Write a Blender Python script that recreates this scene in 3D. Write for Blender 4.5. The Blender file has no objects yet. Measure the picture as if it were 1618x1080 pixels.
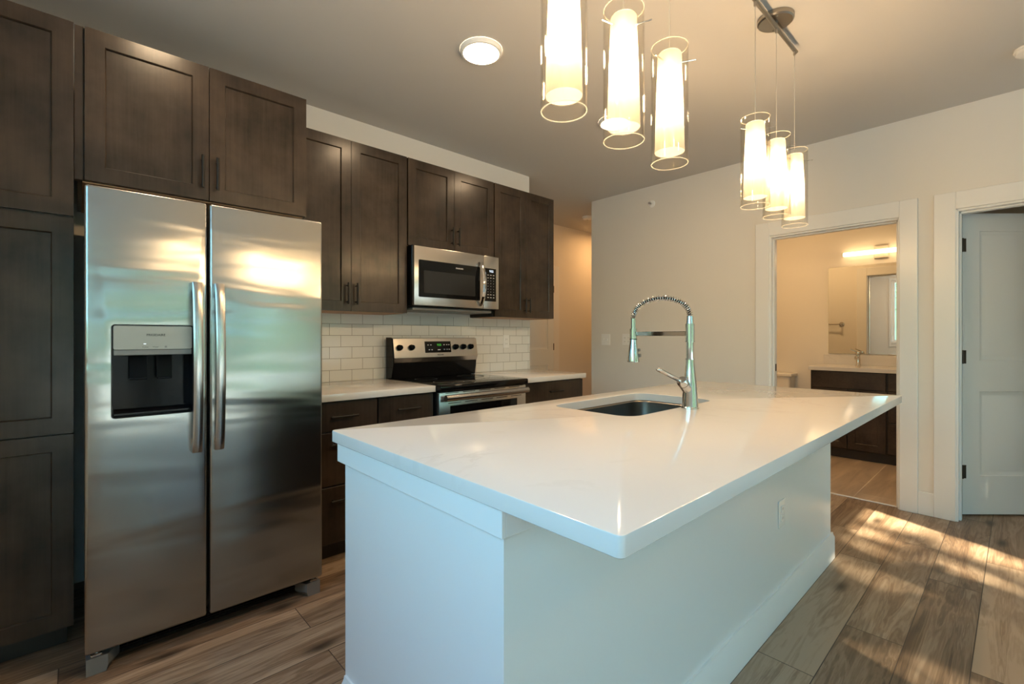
import bpy, bmesh, math, random
from mathutils import Vector, Matrix
R = math.radians
S = bpy.context.scene
COL = S.collection

# ------------------------------------------------------------------ camera, world, sun, exposure
H = 1.22                                   # eye height
cam_d = bpy.data.cameras.new('camera'); cam = bpy.data.objects.new('camera', cam_d); COL.objects.link(cam)
cam.location = (0, 0, H); cam.rotation_euler = (R(90), 0, R(47.2 - 90))
cam_d.sensor_width = 36; cam_d.lens = 36 * 742 / 1618; cam_d.shift_y = -8.5 / 1618
cam_d.clip_start = 0.02; cam_d.clip_end = 200
S.camera = cam
S.view_settings.view_transform = 'Standard'; S.view_settings.look = 'None'
S.view_settings.gamma = 1; S.view_settings.use_curve_mapping = False
S.view_settings.exposure = 0.5
S.cycles.max_bounces = 10; S.cycles.diffuse_bounces = 6; S.cycles.glossy_bounces = 5
S.cycles.transparent_max_bounces = 24; S.cycles.transmission_bounces = 6
S.cycles.caustics_reflective = False; S.cycles.caustics_refractive = False
S.cycles.sample_clamp_indirect = 6.0; S.cycles.use_denoising = True

SKY = 5.6
W = bpy.data.worlds.new('daylight'); S.world = W; W.use_nodes = True
nt = W.node_tree; nt.nodes.clear()
def wn(t, **k):
    n = nt.nodes.new(t)
    for a, b in k.items(): setattr(n, a, b)
    return n
tc = wn('ShaderNodeTexCoord'); sx = wn('ShaderNodeSeparateXYZ'); nt.links.new(tc.outputs['Generated'], sx.inputs[0])
ramp = wn('ShaderNodeValToRGB')
mr = wn('ShaderNodeMapRange'); mr.inputs[1].default_value = -1; mr.inputs[2].default_value = 1
wz = wn('ShaderNodeTexNoise'); wz.inputs['Scale'].default_value = 5.0; wz.inputs['Detail'].default_value = 6.0
nt.links.new(tc.outputs['Generated'], wz.inputs['Vector'])
wm = wn('ShaderNodeMath', operation='MULTIPLY_ADD'); wm.inputs[1].default_value = .22; wm.inputs[2].default_value = -.11      # ragged far tree line
nt.links.new(wz.outputs['Fac'], wm.inputs[0])
wa = wn('ShaderNodeMath', operation='ADD'); nt.links.new(sx.outputs['Z'], wa.inputs[0]); nt.links.new(wm.outputs[0], wa.inputs[1])
nt.links.new(wa.outputs[0], mr.inputs[0]); nt.links.new(mr.outputs[0], ramp.inputs[0])
cr = ramp.color_ramp; cr.elements[0].position = 0.0; cr.elements[0].color = (.10, .13, .08, 1)
cr.elements[1].position = 1.0; cr.elements[1].color = (.30, .55, .95, 1)
for p, c in ((.47, (.10, .16, .10, 1)), (.52, (.10, .17, .11, 1)), (.555, (.17, .27, .19, 1)), (.575, (.34, .74, .90, 1)), (.64, (.28, .66, .93, 1)), (.8, (.20, .52, .88, 1))):
    e = cr.elements.new(p); e.color = c
bg = wn('ShaderNodeBackground'); bg.inputs[1].default_value = SKY
wo = wn('ShaderNodeOutputWorld')
nt.links.new(ramp.outputs[0], bg.inputs[0]); nt.links.new(bg.outputs[0], wo.inputs[0])

SUN_E = 34.0
sun_d = bpy.data.lights.new('sun', 'SUN'); sun = bpy.data.objects.new('sun', sun_d); COL.objects.link(sun)
sun_d.energy = SUN_E; sun_d.angle = R(0.6); sun_d.color = (1.0, .82, .58)
sd = Vector((.385, .92, -math.tan(R(29.0)))).normalized()
sun.rotation_euler = sd.to_track_quat('-Z', 'Y').to_euler()

PEND_W, DISC_E, HALL_E, BATH_E = 12.0, 62.0, 90.0, 4.5
WARM = (1.0, .68, .37)

# ------------------------------------------------------------------ material helpers
def mat(name):
    m = bpy.data.materials.new(name); m.use_nodes = True
    t = m.node_tree; t.nodes.clear()
    return m, t
def node(t, typ, **k):
    n = t.nodes.new(typ)
    for a, b in k.items():
        if a == 'ins':
            for i, v in b.items(): n.inputs[i].default_value = v
        else: setattr(n, a, b)
    return n
def pbr(name, col, rough=.5, metal=0.0, spec=.5, coat=0.0, noise=None, bump=None, aniso=0.0):
    m, t = mat(name)
    p = node(t, 'ShaderNodeBsdfPrincipled'); o = node(t, 'ShaderNodeOutputMaterial')
    p.inputs['Base Color'].default_value = (*col, 1); p.inputs['Roughness'].default_value = rough
    p.inputs['Metallic'].default_value = metal; p.inputs['Specular IOR Level'].default_value = spec
    p.inputs['Coat Weight'].default_value = coat; p.inputs['Anisotropic'].default_value = aniso
    t.links.new(p.outputs[0], o.inputs[0])
    c = node(t, 'ShaderNodeTexCoord')
    if noise:                              # (scale xyz, amount)
        mp = node(t, 'ShaderNodeMapping'); mp.inputs['Scale'].default_value = noise[0]
        nz = node(t, 'ShaderNodeTexNoise', ins={'Scale': 1.0, 'Detail': 6.0, 'Roughness': .6})
        mx = node(t, 'ShaderNodeMix', data_type='RGBA', blend_type='MULTIPLY', ins={0: 1.0})
        rp = node(t, 'ShaderNodeMapRange', ins={1: .3, 2: .7, 3: 1 - noise[1], 4: 1 + noise[1]})
        t.links.new(c.outputs['Object'], mp.inputs[0]); t.links.new(mp.outputs[0], nz.inputs['Vector'])
        t.links.new(nz.outputs['Fac'], rp.inputs[0])
        mx.inputs[6].default_value = (*col, 1); t.links.new(rp.outputs[0], mx.inputs[7])
        t.links.new(mx.outputs[2], p.inputs['Base Color'])
    if bump:                               # (scale xyz, strength, distance)
        mp = node(t, 'ShaderNodeMapping'); mp.inputs['Scale'].default_value = bump[0]
        nz = node(t, 'ShaderNodeTexNoise', ins={'Scale': 1.0, 'Detail': 2.0})
        bp = node(t, 'ShaderNodeBump', ins={'Strength': bump[1], 'Distance': bump[2]})
        t.links.new(c.outputs['Object'], mp.inputs[0]); t.links.new(mp.outputs[0], nz.inputs['Vector'])
        t.links.new(nz.outputs['Fac'], bp.inputs['Height']); t.links.new(bp.outputs[0], p.inputs['Normal'])
    return m
def emit(name, col, e):
    m, t = mat(name)
    p = node(t, 'ShaderNodeEmission'); o = node(t, 'ShaderNodeOutputMaterial')
    p.inputs[0].default_value = (*col, 1); p.inputs[1].default_value = e
    t.links.new(p.outputs[0], o.inputs[0]); return m
def clear_glass(name, tint=(1, 1, 1), ior=1.5):
    m, t = mat(name)
    tr = node(t, 'ShaderNodeBsdfTransparent'); tr.inputs[0].default_value = (*tint, 1)
    gl = node(t, 'ShaderNodeBsdfGlossy'); gl.inputs['Roughness'].default_value = .02
    fr = node(t, 'ShaderNodeFresnel'); ge = node(t, 'ShaderNodeNewGeometry')      # same reflectance from both sides
    mr = node(t, 'ShaderNodeMapRange', ins={1: 0, 2: 1, 3: ior, 4: 1 / ior})
    t.links.new(ge.outputs['Backfacing'], mr.inputs[0]); t.links.new(mr.outputs[0], fr.inputs[0])
    mx = node(t, 'ShaderNodeMixShader'); o = node(t, 'ShaderNodeOutputMaterial')
    t.links.new(fr.outputs[0], mx.inputs[0]); t.links.new(tr.outputs[0], mx.inputs[1]); t.links.new(gl.outputs[0], mx.inputs[2])
    t.links.new(mx.outputs[0], o.inputs[0]); return m
def opal_glass(name, clear=.3):
    m, t = mat(name)
    tl = node(t, 'ShaderNodeBsdfTranslucent'); tl.inputs[0].default_value = (.60, .58, .54, 1)
    df = node(t, 'ShaderNodeBsdfDiffuse'); df.inputs[0].default_value = (.60, .58, .55, 1)
    tr = node(t, 'ShaderNodeBsdfTransparent'); tr.inputs[0].default_value = (1, .97, .92, 1)
    a = node(t, 'ShaderNodeMixShader'); a.inputs[0].default_value = .35
    b = node(t, 'ShaderNodeMixShader'); b.inputs[0].default_value = clear
    o = node(t, 'ShaderNodeOutputMaterial')
    t.links.new(tl.outputs[0], a.inputs[1]); t.links.new(df.outputs[0], a.inputs[2])
    t.links.new(a.outputs[0], b.inputs[1]); t.links.new(tr.outputs[0], b.inputs[2])
    t.links.new(b.outputs[0], o.inputs[0]); return m

def stained_wood(name, dark, light, axis='z', rough=.33):
    m, t = mat(name)
    p = node(t, 'ShaderNodeBsdfPrincipled'); o = node(t, 'ShaderNodeOutputMaterial')
    c = node(t, 'ShaderNodeTexCoord')
    cloud = node(t, 'ShaderNodeTexNoise', ins={'Scale': 4.0, 'Detail': 4.0, 'Roughness': .6})
    mp = node(t, 'ShaderNodeMapping'); mp.inputs['Scale'].default_value = (60, 60, 2.5) if axis == 'z' else (2.5, 60, 60)
    grain = node(t, 'ShaderNodeTexNoise', ins={'Scale': 1.0, 'Detail': 5.0, 'Roughness': .65})
    ad = node(t, 'ShaderNodeMath', operation='MULTIPLY_ADD', ins={1: .35})
    rp = node(t, 'ShaderNodeValToRGB')
    rp.color_ramp.elements[0].position = .50; rp.color_ramp.elements[0].color = (*dark, 1)
    rp.color_ramp.elements[1].position = .86; rp.color_ramp.elements[1].color = (*light, 1)
    L = t.links.new
    L(c.outputs['Object'], cloud.inputs['Vector']); L(c.outputs['Object'], mp.inputs[0]); L(mp.outputs[0], grain.inputs['Vector'])
    L(grain.outputs['Fac'], ad.inputs[0]); L(cloud.outputs['Fac'], ad.inputs[2]); L(ad.outputs[0], rp.inputs[0])
    L(rp.outputs[0], p.inputs['Base Color'])
    p.inputs['Roughness'].default_value = rough; p.inputs['Coat Weight'].default_value = .32; p.inputs['Specular IOR Level'].default_value = .22; p.inputs['Coat Roughness'].default_value = .20
    L(p.outputs[0], o.inputs[0]); return m

def plank_floor(name):
    m, t = mat(name); L = t.links.new
    p = node(t, 'ShaderNodeBsdfPrincipled'); o = node(t, 'ShaderNodeOutputMaterial')
    c = node(t, 'ShaderNodeTexCoord')
    mp = node(t, 'ShaderNodeMapping'); mp.inputs['Location'].default_value = (.05, -.12, 0)
    L(c.outputs['Object'], mp.inputs[0])
    br = node(t, 'ShaderNodeTexBrick', offset=.37, offset_frequency=2, squash=1.0)
    for i, v in (('Color1', (0, 0, 0, 1)), ('Color2', (1, 1, 1, 1)), ('Mortar', (.5, .5, .5, 1)), ('Scale', 1.0),
                 ('Mortar Size', .0018), ('Mortar Smooth', .1), ('Bias', 0.0), ('Brick Width', 1.22), ('Row Height', .19)):
        br.inputs[i].default_value = v
    L(mp.outputs[0], br.inputs['Vector'])
    # per plank random number shifts the grain
    rnd = node(t, 'ShaderNodeSeparateColor'); L(br.outputs['Color'], rnd.inputs[0])
    sh = node(t, 'ShaderNodeMath', operation='MULTIPLY', ins={1: 37.0}); L(rnd.outputs[0], sh.inputs[0])
    m2 = node(t, 'ShaderNodeMapping'); m2.inputs['Scale'].default_value = (1.1, 13, 1); L(c.outputs['Object'], m2.inputs[0])
    big = node(t, 'ShaderNodeTexNoise', noise_dimensions='4D', ins={'Scale': 1.0, 'Detail': 5.0, 'Roughness': .55, 'Distortion': .8})
    L(m2.outputs[0], big.inputs['Vector']); L(sh.outputs[0], big.inputs['W'])
    # cathedral rings from the same noise
    rg = node(t, 'ShaderNodeMath', operation='MULTIPLY', ins={1: 75.0}); L(big.outputs['Fac'], rg.inputs[0])
    sn = node(t, 'ShaderNodeMath', operation='SINE'); L(rg.outputs[0], sn.inputs[0])
    m3 = node(t, 'ShaderNodeMapping'); m3.inputs['Scale'].default_value = (5, 140, 1); L(c.outputs['Object'], m3.inputs[0])
    fine = node(t, 'ShaderNodeTexNoise', noise_dimensions='4D', ins={'Scale': 1.0, 'Detail': 4.0, 'Roughness': .7})
    L(m3.outputs[0], fine.inputs['Vector']); L(sh.outputs[0], fine.inputs['W'])
    # knots
    m4 = node(t, 'ShaderNodeMapping'); m4.inputs['Scale'].default_value = (1.6, 4.2, 1); L(c.outputs['Object'], m4.inputs[0])
    vo = node(t, 'ShaderNodeTexVoronoi', voronoi_dimensions='2D', ins={'Scale': 1.0, 'Randomness': 1.0}); L(m4.outputs[0], vo.inputs['Vector'])
    kn = node(t, 'ShaderNodeMapRange', interpolation_type='SMOOTHSTEP', ins={1: .0, 2: .19, 3: .22, 4: 1.0}); L(vo.outputs['Distance'], kn.inputs[0])
    vs = node(t, 'ShaderNodeSeparateColor'); L(vo.outputs['Color'], vs.inputs[0])
    gt = node(t, 'ShaderNodeMath', operation='GREATER_THAN', ins={1: .45}); L(vs.outputs[0], gt.inputs[0])
    km = node(t, 'ShaderNodeMath', operation='MAXIMUM'); L(kn.outputs[0], km.inputs[0]); L(gt.outputs[0], km.inputs[1])
    # tone
    a1 = node(t, 'ShaderNodeMath', operation='MULTIPLY_ADD', ins={1: .07}); L(sn.outputs[0], a1.inputs[0]); L(big.outputs['Fac'], a1.inputs[2])
    a2 = node(t, 'ShaderNodeMath', operation='MULTIPLY_ADD', ins={1: .30}); L(fine.outputs['Fac'], a2.inputs[0]); L(a1.outputs[0], a2.inputs[2])
    a3 = node(t, 'ShaderNodeMath', operation='MULTIPLY_ADD', ins={1: .38}); L(rnd.outputs[0], a3.inputs[0]); L(a2.outputs[0], a3.inputs[2])
    rp = node(t, 'ShaderNodeValToRGB'); cr = rp.color_ramp
    cr.elements[0].position = .44; cr.elements[0].color = (.070, .043, .028, 1)
    cr.elements[1].position = 1.0; cr.elements[1].color = (.385, .285, .20, 1)
    e = cr.elements.new(.70); e.color = (.205, .134, .084, 1)
    L(a3.outputs[0], rp.inputs[0])
    mk = node(t, 'ShaderNodeMix', data_type='RGBA', blend_type='MULTIPLY', ins={0: 1.0})
    L(rp.outputs[0], mk.inputs[6]); L(km.outputs[0], mk.inputs[7])
    mg = node(t, 'ShaderNodeMix', data_type='RGBA'); L(br.outputs['Fac'], mg.inputs[0]); L(mk.outputs[2], mg.inputs[6])
    mg.inputs[7].default_value = (.06, .04, .028, 1)
    L(mg.outputs[2], p.inputs['Base Color'])
    p.inputs['Roughness'].default_value = .42; p.inputs['Specular IOR Level'].default_value = .4
    bp = node(t, 'ShaderNodeBump', ins={'Strength': .15, 'Distance': .002}); L(a2.outputs[0], bp.inputs['Height']); L(bp.outputs[0], p.inputs['Normal'])
    L(p.outputs[0], o.inputs[0]); return m

def tile_mat(name, bw, rh, mortar, loc, vec, c1, c2, grout, rough, offset=.5, streak=None):
    """brick-pattern tiles; vec = which object axes become u,v"""
    m, t = mat(name); L = t.links.new
    p = node(t, 'ShaderNodeBsdfPrincipled'); o = node(t, 'ShaderNodeOutputMaterial')
    c = node(t, 'ShaderNodeTexCoord'); s = node(t, 'ShaderNodeSeparateXYZ'); cb = node(t, 'ShaderNodeCombineXYZ')
    L(c.outputs['Object'], s.inputs[0]); L(s.outputs[vec[0]], cb.inputs[0]); L(s.outputs[vec[1]], cb.inputs[1])
    mp = node(t, 'ShaderNodeMapping'); mp.inputs['Location'].default_value = (*loc, 0); L(cb.outputs[0], mp.inputs[0])
    br = node(t, 'ShaderNodeTexBrick', offset=offset, offset_frequency=2, squash=1.0)
    for i, v in (('Color1', (*c1, 1)), ('Color2', (*c2, 1)), ('Mortar', (*grout, 1)), ('Scale', 1.0), ('Mortar Size', mortar),
                 ('Mortar Smooth', .1), ('Bias', 0.0), ('Brick Width', bw), ('Row Height', rh)):
        br.inputs[i].default_value = v
    L(mp.outputs[0], br.inputs['Vector'])
    if streak:
        m2 = node(t, 'ShaderNodeMapping'); m2.inputs['Scale'].default_value = streak; L(c.outputs['Object'], m2.inputs[0])
        nz = node(t, 'ShaderNodeTexNoise', ins={'Scale': 1.0, 'Detail': 5.0, 'Roughness': .6, 'Distortion': .6}); L(m2.outputs[0], nz.inputs['Vector'])
        rr = node(t, 'ShaderNodeMapRange', ins={1: .3, 2: .7, 3: .6, 4: 1.15}); L(nz.outputs['Fac'], rr.inputs[0])
        mx = node(t, 'ShaderNodeMix', data_type='RGBA', blend_type='MULTIPLY', ins={0: 1.0}); L(br.outputs['Color'], mx.inputs[6]); L(rr.outputs[0], mx.inputs[7])
        L(mx.outputs[2], p.inputs['Base Color'])
    else:
        L(br.outputs['Color'], p.inputs['Base Color'])
    rm = node(t, 'ShaderNodeMapRange', ins={1: 0, 2: 1, 3: rough, 4: .85}); L(br.outputs['Fac'], rm.inputs[0]); L(rm.outputs[0], p.inputs['Roughness'])
    iv = node(t, 'ShaderNodeMath', operation='SUBTRACT', ins={0: 1.0}); L(br.outputs['Fac'], iv.inputs[1])
    bp = node(t, 'ShaderNodeBump', ins={'Strength': .5, 'Distance': .0015}); L(iv.outputs[0], bp.inputs['Height']); L(bp.outputs[0], p.inputs['Normal'])
    L(p.outputs[0], o.inputs[0]); return m

def steel(name, col, rough, aniso, rot, wav=None):
    m, t = mat(name); L = t.links.new
    p = node(t, 'ShaderNodeBsdfPrincipled'); o = node(t, 'ShaderNodeOutputMaterial')
    p.inputs['Base Color'].default_value = (*col, 1); p.inputs['Metallic'].default_value = 1; p.inputs['Roughness'].default_value = rough
    p.inputs['Anisotropic'].default_value = aniso; p.inputs['Anisotropic Rotation'].default_value = rot
    tg = node(t, 'ShaderNodeTangent', direction_type='RADIAL', axis='Z'); L(tg.outputs[0], p.inputs['Tangent'])
    if wav:
        c = node(t, 'ShaderNodeTexCoord'); mp = node(t, 'ShaderNodeMapping'); mp.inputs['Scale'].default_value = wav[0]
        nz = node(t, 'ShaderNodeTexNoise', ins={'Scale': 1.0, 'Detail': 1.5, 'Distortion': .4})
        bp = node(t, 'ShaderNodeBump', ins={'Strength': wav[1], 'Distance': wav[2]})
        L(c.outputs['Object'], mp.inputs[0]); L(mp.outputs[0], nz.inputs['Vector']); L(nz.outputs['Fac'], bp.inputs['Height'])
        L(bp.outputs[0], p.inputs['Normal'])
    L(p.outputs[0], o.inputs[0]); return m

def quartz(name):
    m, t = mat(name); L = t.links.new
    p = node(t, 'ShaderNodeBsdfPrincipled'); o = node(t, 'ShaderNodeOutputMaterial'); c = node(t, 'ShaderNodeTexCoord')
    w = node(t, 'ShaderNodeTexNoise', ins={'Scale': 1.4, 'Detail': 6.0, 'Roughness': .6, 'Distortion': 1.6}); L(c.outputs['Object'], w.inputs['Vector'])
    v = node(t, 'ShaderNodeMath', operation='SUBTRACT', ins={1: .5}); L(w.outputs['Fac'], v.inputs[0])
    a = node(t, 'ShaderNodeMath', operation='ABSOLUTE'); L(v.outputs[0], a.inputs[0])
    r = node(t, 'ShaderNodeMapRange', interpolation_type='SMOOTHSTEP', ins={1: 0, 2: .025, 3: 1.0, 4: 0.0}); L(a.outputs[0], r.inputs[0])
    w2 = node(t, 'ShaderNodeTexNoise', ins={'Scale': 2.1, 'Detail': 2.0}); L(c.outputs['Object'], w2.inputs['Vector'])
    r2 = node(t, 'ShaderNodeMapRange', ins={1: .5, 2: .75, 3: 0, 4: .45}); L(w2.outputs['Fac'], r2.inputs[0])
    mu = node(t, 'ShaderNodeMath', operation='MULTIPLY'); L(r.outputs[0], mu.inputs[0]); L(r2.outputs[0], mu.inputs[1])
    mx = node(t, 'ShaderNodeMix', data_type='RGBA'); L(mu.outputs[0], mx.inputs[0])
    mx.inputs[6].default_value = (.655, .642, .63, 1); mx.inputs[7].default_value = (.50, .475, .45, 1)
    L(mx.outputs[2], p.inputs['Base Color']); p.inputs['Roughness'].default_value = .11; p.inputs['Specular IOR Level'].default_value = .5
    L(p.outputs[0], o.inputs[0]); return m

M = {}
M['wall'] = pbr('wall_paint', (.76, .735, .69), .55, spec=.35, bump=((90, 90, 90), .04, .002))
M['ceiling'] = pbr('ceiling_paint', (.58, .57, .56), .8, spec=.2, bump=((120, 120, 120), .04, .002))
M['trim'] = pbr('white_trim_paint', (.80, .80, .79), .28, spec=.45)
M['door'] = pbr('white_door_paint', (.77, .80, .81), .33, spec=.45)
M['island'] = pbr('island_white_paint', (.80, .81, .81), .30, spec=.45)
M['floor'] = plank_floor('vinyl_plank_floor')
M['bathtile'] = tile_mat('wood_look_floor_tile', 1.2, .405, .003, (.35, -.045), ('X', 'Y'), (.46, .37, .29), (.52, .42, .33), (.70, .62, .52), .35, .33, (1.3, 9, 1))
M['subway'] = tile_mat('white_subway_tile', .1575, .0792, .0016, (-1.801, -1.3075 + .0792), ('X', 'Z'), (.76, .75, .72), (.80, .79, .76), (.30, .28, .25), .12)
M['wood'] = stained_wood('dark_stained_maple', (.0125, .0086, .0062), (.050, .034, .0235))
M['woodside'] = stained_wood('dark_stained_side', (.015, .0105, .0078), (.050, .034, .024))
M['vanwood'] = stained_wood('dark_stained_vanity_grain', (.022, .016, .013), (.070, .050, .040), 'x')
M['toe'] = pbr('toe_kick_dark', (.018, .014, .012), .5)
M['under'] = pbr('cabinet_underside_ply', (.42, .24, .12), .5)
M['black'] = pbr('black_metal', (.008, .007, .006), .42, 0.0, spec=.3)
M['gap'] = pbr('black_gasket', (.008, .008, .008), .6)
M['steel'] = steel('brushed_stainless', (.40, .405, .395), .25, .72, 0.0, ((1.3, 1.3, 6.5), .45, .02))
M['handle'] = steel('handle_stainless', (.48, .47, .46), .24, .4, 0.0)
M['steel2'] = steel('brushed_steel', (.50, .485, .465), .25, .4, 0.0)
M['sink'] = steel('sink_steel', (.24, .225, .21), .27, .3, 0.0)
M['chrome'] = pbr('chrome', (.64, .64, .635), .05, 1.0)
M['nickel'] = pbr('satin_nickel', (.40, .37, .33), .28, 1.0)
M['plate'] = pbr('pale_satin_metal', (.62, .57, .50), .45, .3)
M['ringgrey'] = pbr('burner_ring_grey', (.02, .02, .02), .3, spec=.2)
M['fridgeside'] = pbr('grey_fridge_side', (.10, .10, .10), .45)
M['plasticgrey'] = pbr('grey_plastic', (.17, .165, .155), .4)
M['panelgrey'] = pbr('dispenser_panel_grey', (.30, .29, .26), .35, .3)
M['dark'] = pbr('dark_gloss_plastic', (.006, .006, .007), .12, spec=.08)
M['blackglass'] = pbr('black_glass', (.004, .004, .0045), .05, spec=.28)
M['mwglass'] = pbr('microwave_window', (.022, .022, .022), .10, spec=.3)
M['enamel'] = pbr('black_enamel', (.005, .005, .0055), .14, spec=.22)
M['letter'] = pbr('dark_lettering', (.02, .02, .02), .5)
M['lightletter'] = pbr('pale_lettering', (.5, .5, .5), .5)
M['white'] = pbr('white_plastic', (.87, .87, .86), .2)
M['porcelain'] = pbr('white_porcelain', (.82, .80, .76), .12)
M['bronze'] = pbr('dark_bronze', (.055, .045, .035), .45, .6)
M['quartz'] = quartz('white_quartz')
M['mirror'] = pbr('mirror_silver', (.86, .87, .86), .01, 1.0)
M['pane'] = clear_glass('window_pane', (.97, .99, .98))
M['glass'] = clear_glass('clear_cylinder_glass', (.985, .975, .95), 1.52)
M['opal'] = opal_glass('opal_shade_glass', .62)
m_, t_ = mat('cut_glass_edge')
a_ = node(t_, 'ShaderNodeBsdfDiffuse'); a_.inputs[0].default_value = (.8, .78, .72, 1)
b_ = node(t_, 'ShaderNodeBsdfTranslucent'); b_.inputs[0].default_value = (.9, .88, .82, 1)
d_ = node(t_, 'ShaderNodeBsdfTransparent')
c_ = node(t_, 'ShaderNodeMixShader'); e_ = node(t_, 'ShaderNodeMixShader'); e_.inputs[0].default_value = .6; o_ = node(t_, 'ShaderNodeOutputMaterial')
t_.links.new(a_.outputs[0], c_.inputs[1]); t_.links.new(b_.outputs[0], c_.inputs[2]); t_.links.new(c_.outputs[0], e_.inputs[1]); t_.links.new(d_.outputs[0], e_.inputs[2]); t_.links.new(e_.outputs[0], o_.inputs[0])
M['rim'] = m_  # pale colour stands in for light caught in the glass edge
M['cord'] = pbr('clear_grey_cord', (.45, .43, .40), .3)
M['hose'] = pbr('black_hose', (.02, .02, .02), .5)
M['disc'] = emit('led_disc_glow', (1.0, .72, .44), DISC_E)
M['hall'] = emit('hall_led_glow', (1.0, .52, .19), HALL_E)
M['bath'] = emit('vanity_bar_glow', (1.0, .66, .31), BATH_E)
M['bathc'] = emit('bath_led_glow', (1.0, .60, .26), 140.0)  # glow of the added bathroom fill lamp
M['closet'] = emit('closet_led_glow', (1.0, .74, .45), 6.0)
M['green'] = emit('green_digits', (.15, .9, .08), .35)
M['whitedigit'] = emit('white_digits', (.8, .9, 1.0), .9)
M['led'] = emit('status_led', (.9, .95, 1.0), .9)
M['grass'] = pbr('pale_paving', (.33, .36, .35), .9, noise=((3, 3, 3), .15))  # unseen ground made pale to bounce daylight onto the ceiling
M['bark'] = pbr('bark', (.12, .09, .06), .9, noise=((8, 8, 2), .3))
m_, t_ = mat('leaf_green')
a_ = node(t_, 'ShaderNodeBsdfDiffuse'); a_.inputs[0].default_value = (.16, .27, .11, 1)
b_ = node(t_, 'ShaderNodeBsdfTranslucent'); b_.inputs[0].default_value = (.36, .50, .24, 1)
c_ = node(t_, 'ShaderNodeMixShader'); c_.inputs[0].default_value = .5; o_ = node(t_, 'ShaderNodeOutputMaterial')
t_.links.new(a_.outputs[0], c_.inputs[1]); t_.links.new(b_.outputs[0], c_.inputs[2]); t_.links.new(c_.outputs[0], o_.inputs[0])
M['leaf'] = m_

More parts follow.
